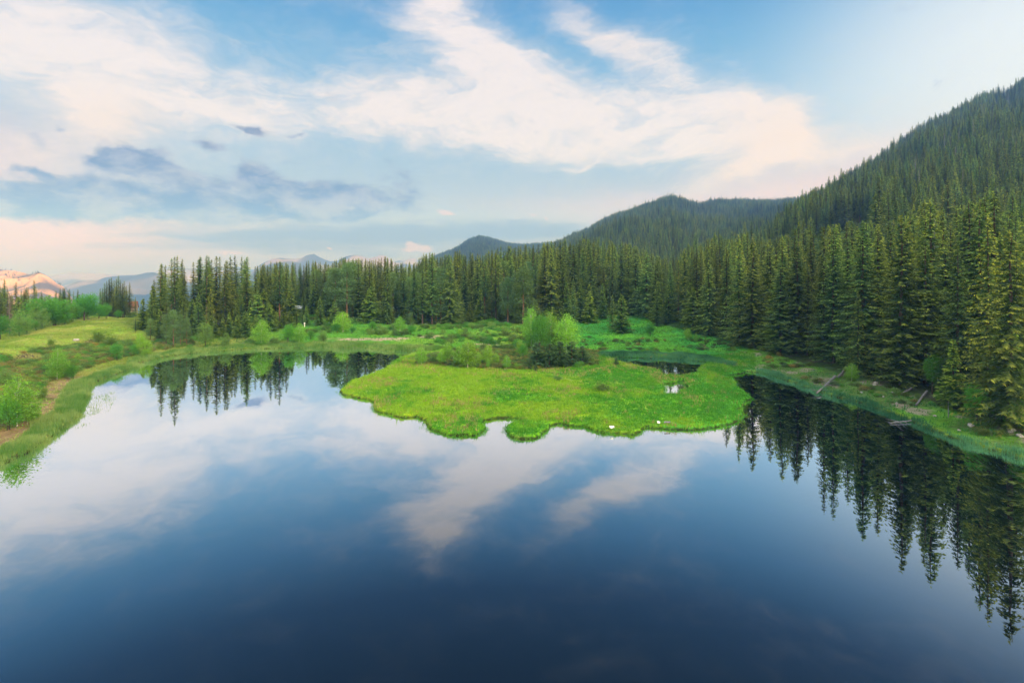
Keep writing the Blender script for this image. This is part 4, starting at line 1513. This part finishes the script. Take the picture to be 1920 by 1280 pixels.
# ------------------------------------------------------------------ the individual forest trees
LAND = [(571, 'the white post'), (560, 'the white-roofed cabin'), (385, 'the round pale tree'), (325, 'the shore pine group'), (490, 'the two-tiered tree'),
        (643, 'the feathery tree'), (698, 'the small round tree'), (750, 'the cone-shaped tree'), (877, 'the broad birch'), (945, 'the dark meadow bush'),
        (1011, 'the vivid peninsula tree'), (1062, 'the domed peninsula birch'), (1165, 'the broad lone spruce'), (1219, 'the round slope tree'), (1290, 'the small light birch'),
        (1400, 'the peninsula tip'), (1460, 'the reedy bend'), (1530, 'the drowned log'), (1597, 'the log-side sapling'), (1674, 'the white bank stone'),
        (1748, 'the vivid bank tree'), (1832, 'the yellow-green bank tree'), (1900, 'the pinkish boulder'), (820, 'the bare soil patch'), (440, 'the soft green willow'),
        (78, 'the largest broadleaf tree'), (222, 'the red-roofed house'), (15, 'the brown dead spruce'), (1110, 'the green slope'), (1340, 'the pool reeds')]
PICK.sort(key=lambda q: (q[0][0] / q[0][1]))
used = {}
info = []
for (tr, vv) in PICK:
    x_, y_, z_, t, k, dp = tr
    px = PX0 + F * x_ / y_
    yt = HOR + F * (CAM_H - z_ - t) / y_
    ysk = np.interp(px, sk[:, 0], sk[:, 1])
    row = 'front' if dp < 6 else ('second' if dp < 14 else ('skyline' if yt < ysk + 10 else 'middle'))
    near = min(LAND, key=lambda q: abs(q[0] - px))
    dx = px - near[0]
    rel = 'straight above' if abs(dx) < 9 else (('just left of' if dx > -22 else 'left of') if dx < 0 else ('just right of' if dx < 22 else 'right of'))
    look = {'spruce': 'broad dark', 'bare': 'slim bare-stemmed', 'young': 'short bushy', 'pine': 'grey-green'}[k]
    if k == 'spruce':
        look = 'low full' if t < 17 else ('tall narrow' if int(x_ * 10) % 2 else 'tall full')
    place_ = {'front': 'in the front row', 'second': 'in the second row', 'middle': 'deep in the forest', 'skyline': 'on the skyline'}[row]
    info.append((tr, k, f'{look} {"pine" if k == "pine" else "spruce"} {place_}, {rel} {near[1]}', px, yt))
from collections import defaultdict
byl = defaultdict(list)
for it in info:
    byl[it[2]].append(it)
ORD = {2: ['left one of two: ', 'right one of two: '], 3: ['leftmost of three: ', 'middle of three: ', 'rightmost of three: '],
       4: ['leftmost of four: ', 'second of four: ', 'third of four: ', 'rightmost of four: '],
       5: ['leftmost of five: ', 'second of five: ', 'middle of five: ', 'fourth of five: ', 'rightmost of five: ']}
for lab, items in byl.items():
    items.sort(key=lambda q: q[3])
    for j, (tr, k, _, px, yt) in enumerate(items):
        x_, y_, z_, t, kk, dp = tr
        nth = ['first', 'second', 'third', 'fourth', 'fifth', 'sixth', 'seventh', 'eighth', 'ninth', 'tenth', 'eleventh', 'twelfth']
        pre = ORD[len(items)][j] if len(items) in ORD else (nth[j] + ' from left: ' if 5 < len(items) <= 12 else '')
        widen = -dp if dp < 0 and dp > -3 else (1.28 + .24 * math.sin(x_ * 3.7))
        full = pre + lab
        if len(full.replace('-', ' ').split()) > 16:
            for a_, b_ in (('just left of', 'left of'), ('just right of', 'right of'), ('straight above', 'above'), (' of two:', ':'), (' of three:', ':'), (' of four:', ':')):
                if len(full.replace('-', ' ').split()) > 16:
                    full = full.replace(a_, b_)
        plant(k, x_, y_, t, full, 'pines in the lakeside forest' if k == 'pine' else 'spruces in the lakeside forest', [0, 1, 2, 4][int(abs(x_) * 9.7) % 4] if (k == 'spruce' and dp < 14) else None, widen, z_)


# ------------------------------------------------------------------ uncountable vegetation: instances of the plants above on points
def scatter(name, pts, scl, rot, idx, sources, label, cat=None, kind='stuff', wid=None):
    pts = np.asarray(pts, np.float32)
    me = bpy.data.meshes.new(name)
    me.vertices.add(len(pts))
    me.vertices.foreach_set('co', pts.ravel())
    if wid is None:
        wid = np.ones(len(pts))
    for k, a, ty in (('scl', scl, 'FLOAT'), ('rot', rot, 'FLOAT'), ('wid', wid, 'FLOAT'), ('idx', idx, 'INT')):
        at = me.attributes.new(k, ty, 'POINT')
        at.data.foreach_set('value', np.asarray(a, np.float32 if ty == 'FLOAT' else np.int32))
    o = mesh_obj(name, me)
    tag(o, label, cat, kind=kind)
    ng = bpy.data.node_groups.new(name + '_nodes', 'GeometryNodeTree')
    ng.interface.new_socket('Geometry', in_out='INPUT', socket_type='NodeSocketGeometry')
    ng.interface.new_socket('Geometry', in_out='OUTPUT', socket_type='NodeSocketGeometry')
    n = ng.nodes
    L = ng.links.new
    gi, go = n.new('NodeGroupInput'), n.new('NodeGroupOutput')
    g2i = n.new('GeometryNodeGeometryToInstance')
    for parts in reversed(sources):           # joined sockets are ordered from the last link
        jn = n.new('GeometryNodeJoinGeometry')
        for p in parts:
            oi = n.new('GeometryNodeObjectInfo')
            oi.transform_space = 'ORIGINAL'
            oi.inputs['Object'].default_value = p
            L(oi.outputs['Geometry'], jn.inputs[0])
        one = n.new('GeometryNodeGeometryToInstance')
        L(jn.outputs[0], one.inputs[0])
        L(one.outputs[0], g2i.inputs[0]) if False else None
        parts_out = one.outputs[0]
        if 'jall' not in locals():
            jall = n.new('GeometryNodeJoinGeometry')
        L(parts_out, jall.inputs[0])

    def attr(nm, ty):
        a = n.new('GeometryNodeInputNamedAttribute')
        a.data_type = ty
        a.inputs['Name'].default_value = nm
        return a.outputs['Attribute']
    ip = n.new('GeometryNodeInstanceOnPoints')
    L(gi.outputs[0], ip.inputs['Points'])
    L(jall.outputs[0], ip.inputs['Instance'])
    ip.inputs['Pick Instance'].default_value = True
    L(attr('idx', 'INT'), ip.inputs['Instance Index'])
    cr = n.new('ShaderNodeCombineXYZ')
    L(attr('rot', 'FLOAT'), cr.inputs[2])
    L(cr.outputs[0], ip.inputs['Rotation'])
    cs = n.new('ShaderNodeCombineXYZ')
    mu = n.new('ShaderNodeMath')
    mu.operation = 'MULTIPLY'
    sa = attr('scl', 'FLOAT')
    L(sa, mu.inputs[0])
    L(attr('wid', 'FLOAT'), mu.inputs[1])
    L(mu.outputs[0], cs.inputs[0])
    L(mu.outputs[0], cs.inputs[1])
    L(sa, cs.inputs[2])
    L(cs.outputs[0], ip.inputs['Scale'])
    L(ip.outputs[0], go.inputs[0])
    md = o.modifiers.new('scatter', 'NODES')
    md.node_group = ng
    return o


def ensure(kind, v):
    return FIRST[(kind, v)][1]


conif = [k for k in [('spruce', i) for i in range(6)] + [('bare', i) for i in range(3)] if k in FIRST]
CS = [ensure(*k) for k in conif]
CH = np.array([PROTO[k][v][0] for k, v in conif], float)
nsp = sum(1 for k in conif if k[0] == 'spruce')

# the near forest behind the trees above
rr = np.random.default_rng(31)
P_ = np.array([[t[0], t[1], t[2]] for t in rest])
Hh = np.array([t[3] for t in rest])
ix = rr.integers(0, nsp, len(rest))
scatter('spruce_forest', P_, Hh / CH[ix], rr.uniform(0, 6.28, len(rest)), ix, CS, 'dense dark spruce forest filling in behind the lakeside trees', 'forest', wid=rr.uniform(1.05, 1.5, len(rest)))


def sample_slope(q, u0, u1, y0, y1, n, seed):
    r = np.random.default_rng(seed)
    # even per ground area: y^1 weighting
    y = np.sqrt(r.uniform(y0 ** 2, y1 ** 2, n))
    u = r.uniform(u0, u1, n)
    return u * y, y


def visible(x, y, z, extra=14.):
    """drop the points that lie well behind a nearer crest"""
    u = x / y
    el = (z + extra - CAM_H) / y
    bins = ((u + 1.3) / 2.8 * 1400).astype(int)
    keep = np.zeros(len(x), bool)
    o = np.argsort(y)
    best = np.full(1500, -9.)
    e2 = (z + 2 - CAM_H) / y
    for i in o:
        b = bins[i]
        if 0 <= b < 1500:
            if el[i] > best[b] - .004:
                keep[i] = True
            if e2[i] > best[b]:
                best[b] = e2[i]
    return keep


def mountain(name, u0, u1, y0, y1, n, seed, hm, hs, label, cat='forest', thin=None, wd=1.15):
    x, y = sample_slope(None, u0, u1, y0, y1, n, seed)
    z = terrain(x, y, np.full(x.shape, 150.))
    k = visible(x, y, z)
    if thin is not None:
        k &= thin(x, y, z)
    x, y, z = x[k], y[k], z[k]
    r = np.random.default_rng(seed + 1)
    ix = r.integers(0, nsp, len(x))
    ix = np.where(r.random(len(x)) < .12, r.integers(nsp, len(CS), len(x)) if len(CS) > nsp else ix, ix)
    ht = np.clip(r.normal(hm, hs, len(x)), hm * .45, hm * 1.6)
    print(name, len(x))
    return scatter(name, np.stack([x, y, z - .5], 1), ht / CH[ix], r.uniform(0, 6.28, len(x)), ix, CS, label, cat, wid=r.uniform(wd * .8, wd * 1.25, len(x)))


def thinA(x, y, z):
    px, py = PX0 + F * x / y, HOR + F * (CAM_H - z) / y
    oc = np.exp(-(((px - 1885) / 32) ** 2 + ((py - 205) / 26) ** 2))
    r = np.random.default_rng(5).random(len(x))
    return (r > oc * .95) & ((y > 300) | (px > 1640))


mountain('mountain_forest', .34, 1.12, 185, 900, 26000, 41, 20, 4.5, 'dark spruce forest covering the steep mountain on the right', thin=thinA)
mountain('hill_forest', .0, .66, 340, 1800, 52000, 43, 19, 4, 'blue-green spruce forest covering the middle hill', wd=1.35)
mountain('far_hill_forest', -.2, .16, 1300, 2600, 26000, 45, 17, 3, 'hazy forest on the pointed far hill', wd=2.0)
mountain('cliff_forest', -1.05, -.80, 1400, 2350, 900, 47, 8, 2, 'scattered conifers on the sunlit cliffs far left', wd=1.6)
# dead grey trunks standing on the mountain
x, y = sample_slope(None, .5, 1.05, 260, 800, 260, 51)
z = terrain(x, y, np.full(x.shape, 150.))
k = visible(x, y, z, 20)
x, y, z = x[k], y[k], z[k]
rr = np.random.default_rng(52)
scatter('dead_forest_trunks', np.stack([x, y, z], 1), rr.uniform(.8, 1.25, len(x)), rr.uniform(0, 6, len(x)), np.zeros(len(x)), [ensure('snag', 0)],
        'grey dead trunks scattered over the mountain forest', 'dead trees', wid=np.full(len(x), 1.3))

# ------------------------------------------------------------------ low scrub
def region_pts(n, u0, u1, y0, y1, fn, seed):
    r = np.random.default_rng(seed)
    y = np.sqrt(r.uniform(y0 ** 2, y1 ** 2, n))
    x = r.uniform(u0, u1, n) * y
    sd = water_sd(x, y)
    z = terrain(x, y, sd)
    px = PX0 + F * x / y
    py = HOR + F * (CAM_H - np.maximum(z, 0)) / y
    k = fn(x, y, z, sd, px, py, r)
    return x[k], y[k], z[k], px[k], py[k], r


for kk in ('shrub', 'darkshrub', 'heath', 'brightshrub'):
    if (kk, 0) not in FIRST:
        sp = {'darkshrub': (1138, 640, 'low dark shrub on the green slope below the broad lone spruce'), 'heath': (178, 652, 'reddish heath shrub beside the dark peat mound'),
              'brightshrub': (1085, 690, 'small bright shrub at the right foot of the pine clump'), 'shrub': (1110, 690, 'small grey-green shrub')}[kk]
        x_, y_, z_ = place(sp[0], sp[1])
        plant(kk, x_, y_, 1.6, sp[2], None, 0, 1.0, z_)
SH = [ensure(k_, 0) for k_ in ('shrub', 'darkshrub', 'heath', 'brightshrub')]
x, y, z, px, py, r = region_pts(30000, -1.15, -.6, 48, 150, lambda x, y, z, sd, px, py, r:
                                (sd > 6.2) & (py > np.interp(px, [0, 100, 200, 300], [668, 655, 640, 640])) & (forest_mask(x, y) < .5) &
                                (r.random(len(x)) < .16 + .20 * (fbm(x, y, 7, 3) > -.08)) &
                                (np.exp(-(((px - 52) / 36) ** 2 + ((py - 670) / 8) ** 2)) < .4) & (np.exp(-(((px - 178) / 30) ** 2 + ((py - 642) / 6) ** 2)) < .4), 71)
ix = np.array([0, 2, 2, 3, 0, 1])[r.integers(0, 6, len(x))]
print('heath', len(x))
scatter('heath_scrub', np.stack([x, y, z - .1], 1), r.uniform(.22, .75, len(x)), r.uniform(0, 6, len(x)), ix, SH, 'low mixed heath scrub covering the left bank', 'scrub', wid=r.uniform(.9, 1.4, len(x)))
x, y, z, px, py, r = region_pts(16000, .06, 1.05, 50, 175, lambda x, y, z, sd, px, py, r:
                                (sd > 3.0) & (forest_mask(x, y) < .75) & (py > np.interp(px, [1040, 1250, 1400, 1450], [624, 634, 640, 600])) & ((px > 1125) | (py < 650)) &
                                ((px > 1420) | (y > 119)) & (r.random(len(x)) < np.where(px > 1280, .34, .14)) & (fbm(x, y, 6, 3) > -.12), 73)
ix = np.array([0, 1, 1, 3, 2, 1])[r.integers(0, 6, len(x))]
print('right scrub', len(x))
scatter('bank_scrub', np.stack([x, y, z - .1], 1), r.uniform(.18, .6, len(x)), r.uniform(0, 6, len(x)), ix, SH, 'low dark scrub along the right bank and the green slope', 'scrub', wid=r.uniform(.9, 1.5, len(x)))
x, y, z, px, py, r = region_pts(12000, -.62, .12, 118, 190, lambda x, y, z, sd, px, py, r:
                                (sd > 3.0) & (forest_mask(x, y) < .8) & (y > 122) & (fbm(x, y, 9, 3) > .03) & (r.random(len(x)) < .20) & ((py < 633) | (px > 800) | (px < 560)), 75)
ix = np.array([0, 1, 3, 3, 0, 1])[r.integers(0, 6, len(x))]
print('back scrub', len(x))
scatter('meadow_scrub', np.stack([x, y, z - .1], 1), r.uniform(.15, .95, len(x)) ** 1.5 + .06, r.uniform(0, 6, len(x)), ix, SH, 'low leafy scrub on the meadow between the lake and the forest', 'scrub', wid=r.uniform(.9, 1.5, len(x)))
# undergrowth between the thicket trees of the peninsula
x, y, z, px, py, r = region_pts(30000, -.2, .18, 98, 130, lambda x, y, z, sd, px, py, r:
                                (sd > .8) & (py < np.interp(px, [780, 900, 1000, 1120], [682, 690, 693, 684])) & (py > np.interp(px, [780, 900, 1000, 1120], [668, 655, 645, 660])) & (px > 782) & (px < 1120) & (r.random(len(x)) < .35), 77)
ix = np.array([2, 1, 2, 0, 1, 1])[r.integers(0, 6, len(x))]
print('thicket', len(x))
scatter('thicket_undergrowth', np.stack([x, y, z - .1], 1), r.uniform(.18, .5, len(x)), r.uniform(0, 6, len(x)), ix, SH, 'brownish undergrowth between the birches of the peninsula', 'scrub', wid=r.uniform(.9, 1.3, len(x)))


# ------------------------------------------------------------------ grass tufts and reeds as merged blades
def blades(name, x, y, z, hgt, wdt, lean, nb, tone, material, spread, label, cat, seed):
    r = np.random.default_rng(seed)
    n = len(x)
    bx = np.repeat(x, nb) + r.normal(0, 1, n * nb) * np.repeat(spread, nb)
    by = np.repeat(y, nb) + r.normal(0, 1, n * nb) * np.repeat(spread, nb)
    bz = np.repeat(z, nb)
    h = np.repeat(hgt, nb) * r.uniform(.6, 1.2, n * nb)
    a = r.uniform(0, 6.283, n * nb)
    a2 = r.uniform(0, 6.283, n * nb)
    ln = h * lean * r.uniform(.2, 1, n * nb)
    w = wdt * r.uniform(.7, 1.4, n * nb)
    m = n * nb
    v = np.empty((m * 3, 3))
    v[0::3] = np.stack([bx + np.cos(a) * w / 2, by + np.sin(a) * w / 2, bz - .05], 1)
    v[1::3] = np.stack([bx - np.cos(a) * w / 2, by - np.sin(a) * w / 2, bz - .05], 1)
    v[2::3] = np.stack([bx + np.cos(a2) * ln, by + np.sin(a2) * ln, bz + h], 1)
    tt = np.repeat(tone, nb) + r.normal(0, .15, m)
    t3 = np.repeat(np.clip(tt, 0, 1), 3)
    me = raw_mesh(name, v, np.arange(m * 3), 3, [material], {'tone': t3})
    o = mesh_obj(name, me)
    return tag(o, label, cat, kind='stuff')


M_GRASS = foliage('island_grass', (.055, .28, .018), (.25, .45, .026), (1, 1, 1), 0., .35)
M_GRASSC = foliage('cool_grass', (.04, .21, .035), (.14, .34, .035), (1, 1, 1), 0., .35)
M_REED = foliage('reeds_teal', (.025, .13, .050), (.12, .34, .15), (1, 1, 1), 0., .35)
M_REEDY = foliage('reeds_yellow', (.09, .24, .04), (.28, .40, .12), (1, 1, 1), 0., .35)
M_HILLG = foliage('hill_grass', (.15, .27, .03), (.40, .43, .13), (1, 1, 1), 0., .35)

x, y, z, px, py, r = region_pts(62000, -.36, .50, 60, 118, lambda x, y, z, sd, px, py, r: (sd > .12) & (y < 118) & ((px > 1115) | (py > 680) | (px < 790)) & ((px < 1415) | (y < 90) & (px < 1425)), 81)
tn = np.clip(.50 + 1.5 * fbm(x, y, 9, 4) - (px - 1050) / 900 + .9 * fbm(x, y, 1.6, 3), 0, 1)
print('grass', len(x))
blades('meadow_grass', x, y, z, (.14 + .25 * r.random(len(x)) ** 2) * (1 + 1.6 * (r.random(len(x)) < .02) + 1.2 * np.clip(fbm(x, y, 3, 3) - .1, 0, 1)), .09, .9, 6, tn, M_GRASS, np.full(len(x), .13), 'lush yellow-green grass covering the peninsula', 'grass', 1)

x, y, z, px, py, r = region_pts(60000, -1.1, -.5, 50, 170, lambda x, y, z, sd, px, py, r: (sd > .5) & (forest_mask(x, y) < .5) & ~((sd > 3.0) & (sd < 7.0) & (y < 96) & (r.random(len(x)) < .8)), 83)
tn = np.clip(.5 + 1.2 * fbm(x, y, 6, 4), 0, 1)
blades('hill_grass', x, y, z, .14 + .25 * r.random(len(x)) ** 2, .09, .9, 5, tn, M_HILLG, np.full(len(x), .2), 'olive grass over the meadow hill on the left', 'grass', 2)

x, y, z, px, py, r = region_pts(60000, -.55, 1.02, 55, 190, lambda x, y, z, sd, px, py, r: (sd > .8) & (forest_mask(x, y) < .6) & (((px > 1115) & (px < 1330) & (y > 106)) | (px >= 1330) | (y > 118)), 85)
tn = np.clip(.4 + 1.2 * fbm(x, y, 8, 4) + np.where(px < 900, .3, 0), 0, 1)
blades('bank_grass', x, y, z, .15 + .3 * r.random(len(x)) ** 2, .10, .9, 5, tn, M_GRASSC, np.full(len(x), .2), 'cool green grass on the banks behind and right of the lake', 'grass', 3)


def reed_band(name, u0, u1, y0, y1, n, s0, s1, hg, seed, material, label, extra=None, nb=9):
    x, y, z, px, py, r = region_pts(n, u0, u1, y0, y1, lambda x, y, z, sd, px, py, r:
                                    (sd > s0 - .5 * (fbm(x, y, 5, 3) > .08)) & (sd < s1 + 1.3 * fbm(x, y, 3, 3)) & (r.random(len(x)) < .35 + 1.5 * sstep(fbm(x, y, 1.5, 3) + .5)) & (extra(x, y, sd, px, py) if extra is not None else True), seed)
    print(name, len(x))
    tn = np.clip(.45 + 1.2 * fbm(x, y, 3, 4) + r.normal(0, .25, len(x)), 0, 1)
    return blades(name, x, y, np.maximum(z, -.3), hg * (.45 + .5 * r.random(len(x)) + .9 * np.clip(fbm(x, y, 2.5, 3) + .4, 0, 1)), .045, .35, nb, tn, material, np.full(len(x), .16), label, 'reeds', seed)


reed_band('reed_bed', .46, 1.05, 48, 104, 60000, -.35, .95, .50, 91, M_REED, 'blue-green reeds along the right shore', lambda x, y, sd, px, py: (px > 1395) & (x > 30 + (y - 60) * .15) & ((y > 97) | (px > 1440)))
reed_band('reed_bed',   .12, .42, 100, 126, 60000, -.3, 9., .42, 92, M_REED, 'bright teal reeds behind the dark pool',
          lambda x, y, sd, px, py: (py < np.interp(px, [1090, 1150, 1250, 1325, 1375], [668, 669, 673, 678, 686])) & (py > np.interp(px, [1090, 1130, 1200, 1300, 1370], [666, 660, 660, 664, 678])))
reed_band('reed_bed', -1.1, -.62, 46, 104, 60000, -.15, 2.9, .55, 93, M_REEDY, 'yellow-green reeds along the left shore')
reed_band('reed_bed', -.72, -.12, 96, 142, 60000, -.8, 4.5, .7, 94, M_REEDY, 'pale straw-green reeds along the back shore', lambda x, y, sd, px, py: y > np.interp(px, [240, 300, 800], [98, 110, 124]))
# thin stems standing in the shallows on the left
x, y, z, px, py, r = region_pts(30000, -.98, -.6, 48, 118, lambda x, y, z, sd, px, py, r: (sd < 0) & (sd > -3.5) & (fbm(x, y, 6, 3) > .08) & (r.random(len(x)) < .18), 95)
blades('water_plants', x, y, np.zeros(len(x)), .12 + .2 * r.random(len(x)), .05, .8, 3, np.full(len(x), .3), M_REEDY, np.full(len(x), .2), 'sparse stems standing in the shallow water by the left shore', 'water plants', 96)

M_SEDGE = foliage('dry_sedge', (.22, .20, .07), (.46, .36, .16), (1, 1, 1), 0., .3)
x, y, z, px, py, r = region_pts(26000, -.36, .50, 60, 118, lambda x, y, z, sd, px, py, r: (sd > .2) & ((px > 1115) | (py > 684) | (px < 790)) & (px < 1400) & (r.random(len(x)) < .03 + .5 * sstep((fbm(x, y, 7, 4) - .12) / .25)), 101)
print('sedge', len(x))
blades('dry_sedge', x, y, z, .25 + .35 * r.random(len(x)), .06, .6, 7, r.random(len(x)), M_SEDGE, np.full(len(x), .16), 'brownish dry sedge stems in patches over the peninsula grass', 'sedge', 102)
x, y, z, px, py, r = region_pts(60000, -.36, .50, 60, 100, lambda x, y, z, sd, px, py, r: (sd < .05) & (sd > -.55 + .3 * r.random(len(x))) & (py > 700) & (r.random(len(x)) < .25 + .5 * sstep(fbm(x, y, 2, 2) * 4)), 103)
print('fringe', len(x))
blades('edge_sedge', x, y, np.full(len(x), -.02), .12 + .30 * r.random(len(x)), .05, .9, 5, .35 * r.random(len(x)), M_GRASS, np.full(len(x), .12), 'ragged sedge fringe hanging over the peninsula edge', 'sedge', 104)

# ------------------------------------------------------------------ haze
zmin, zmax = float(GZ.min()) - 1.0, float(GZ.max()) + 45
v, f = box((xs[0] + xs[-1]) / 2, (ys[0] + ys[-1]) / 2, (zmin + zmax) / 2, xs[-1] - xs[0] + 4, ys[-1] - ys[0] + 4, zmax - zmin)
M_HAZE, N, out = mat('haze_air')
pv = N.n('ShaderNodeVolumePrincipled')
pv.inputs['Color'].default_value = (.20, .42, 1.0, 1)
pv.inputs['Absorption Color'].default_value = (1, 1, 1, 1)
pv.inputs['Density'].default_value = .00026
pv.inputs['Anisotropy'].default_value = .2
N.nt.links.new(pv.outputs[0], out.inputs['Volume'])
hz = bm_obj('haze', v, f, M_HAZE)
tag(hz, 'thin blue evening haze fading the far mountains', kind='stuff')
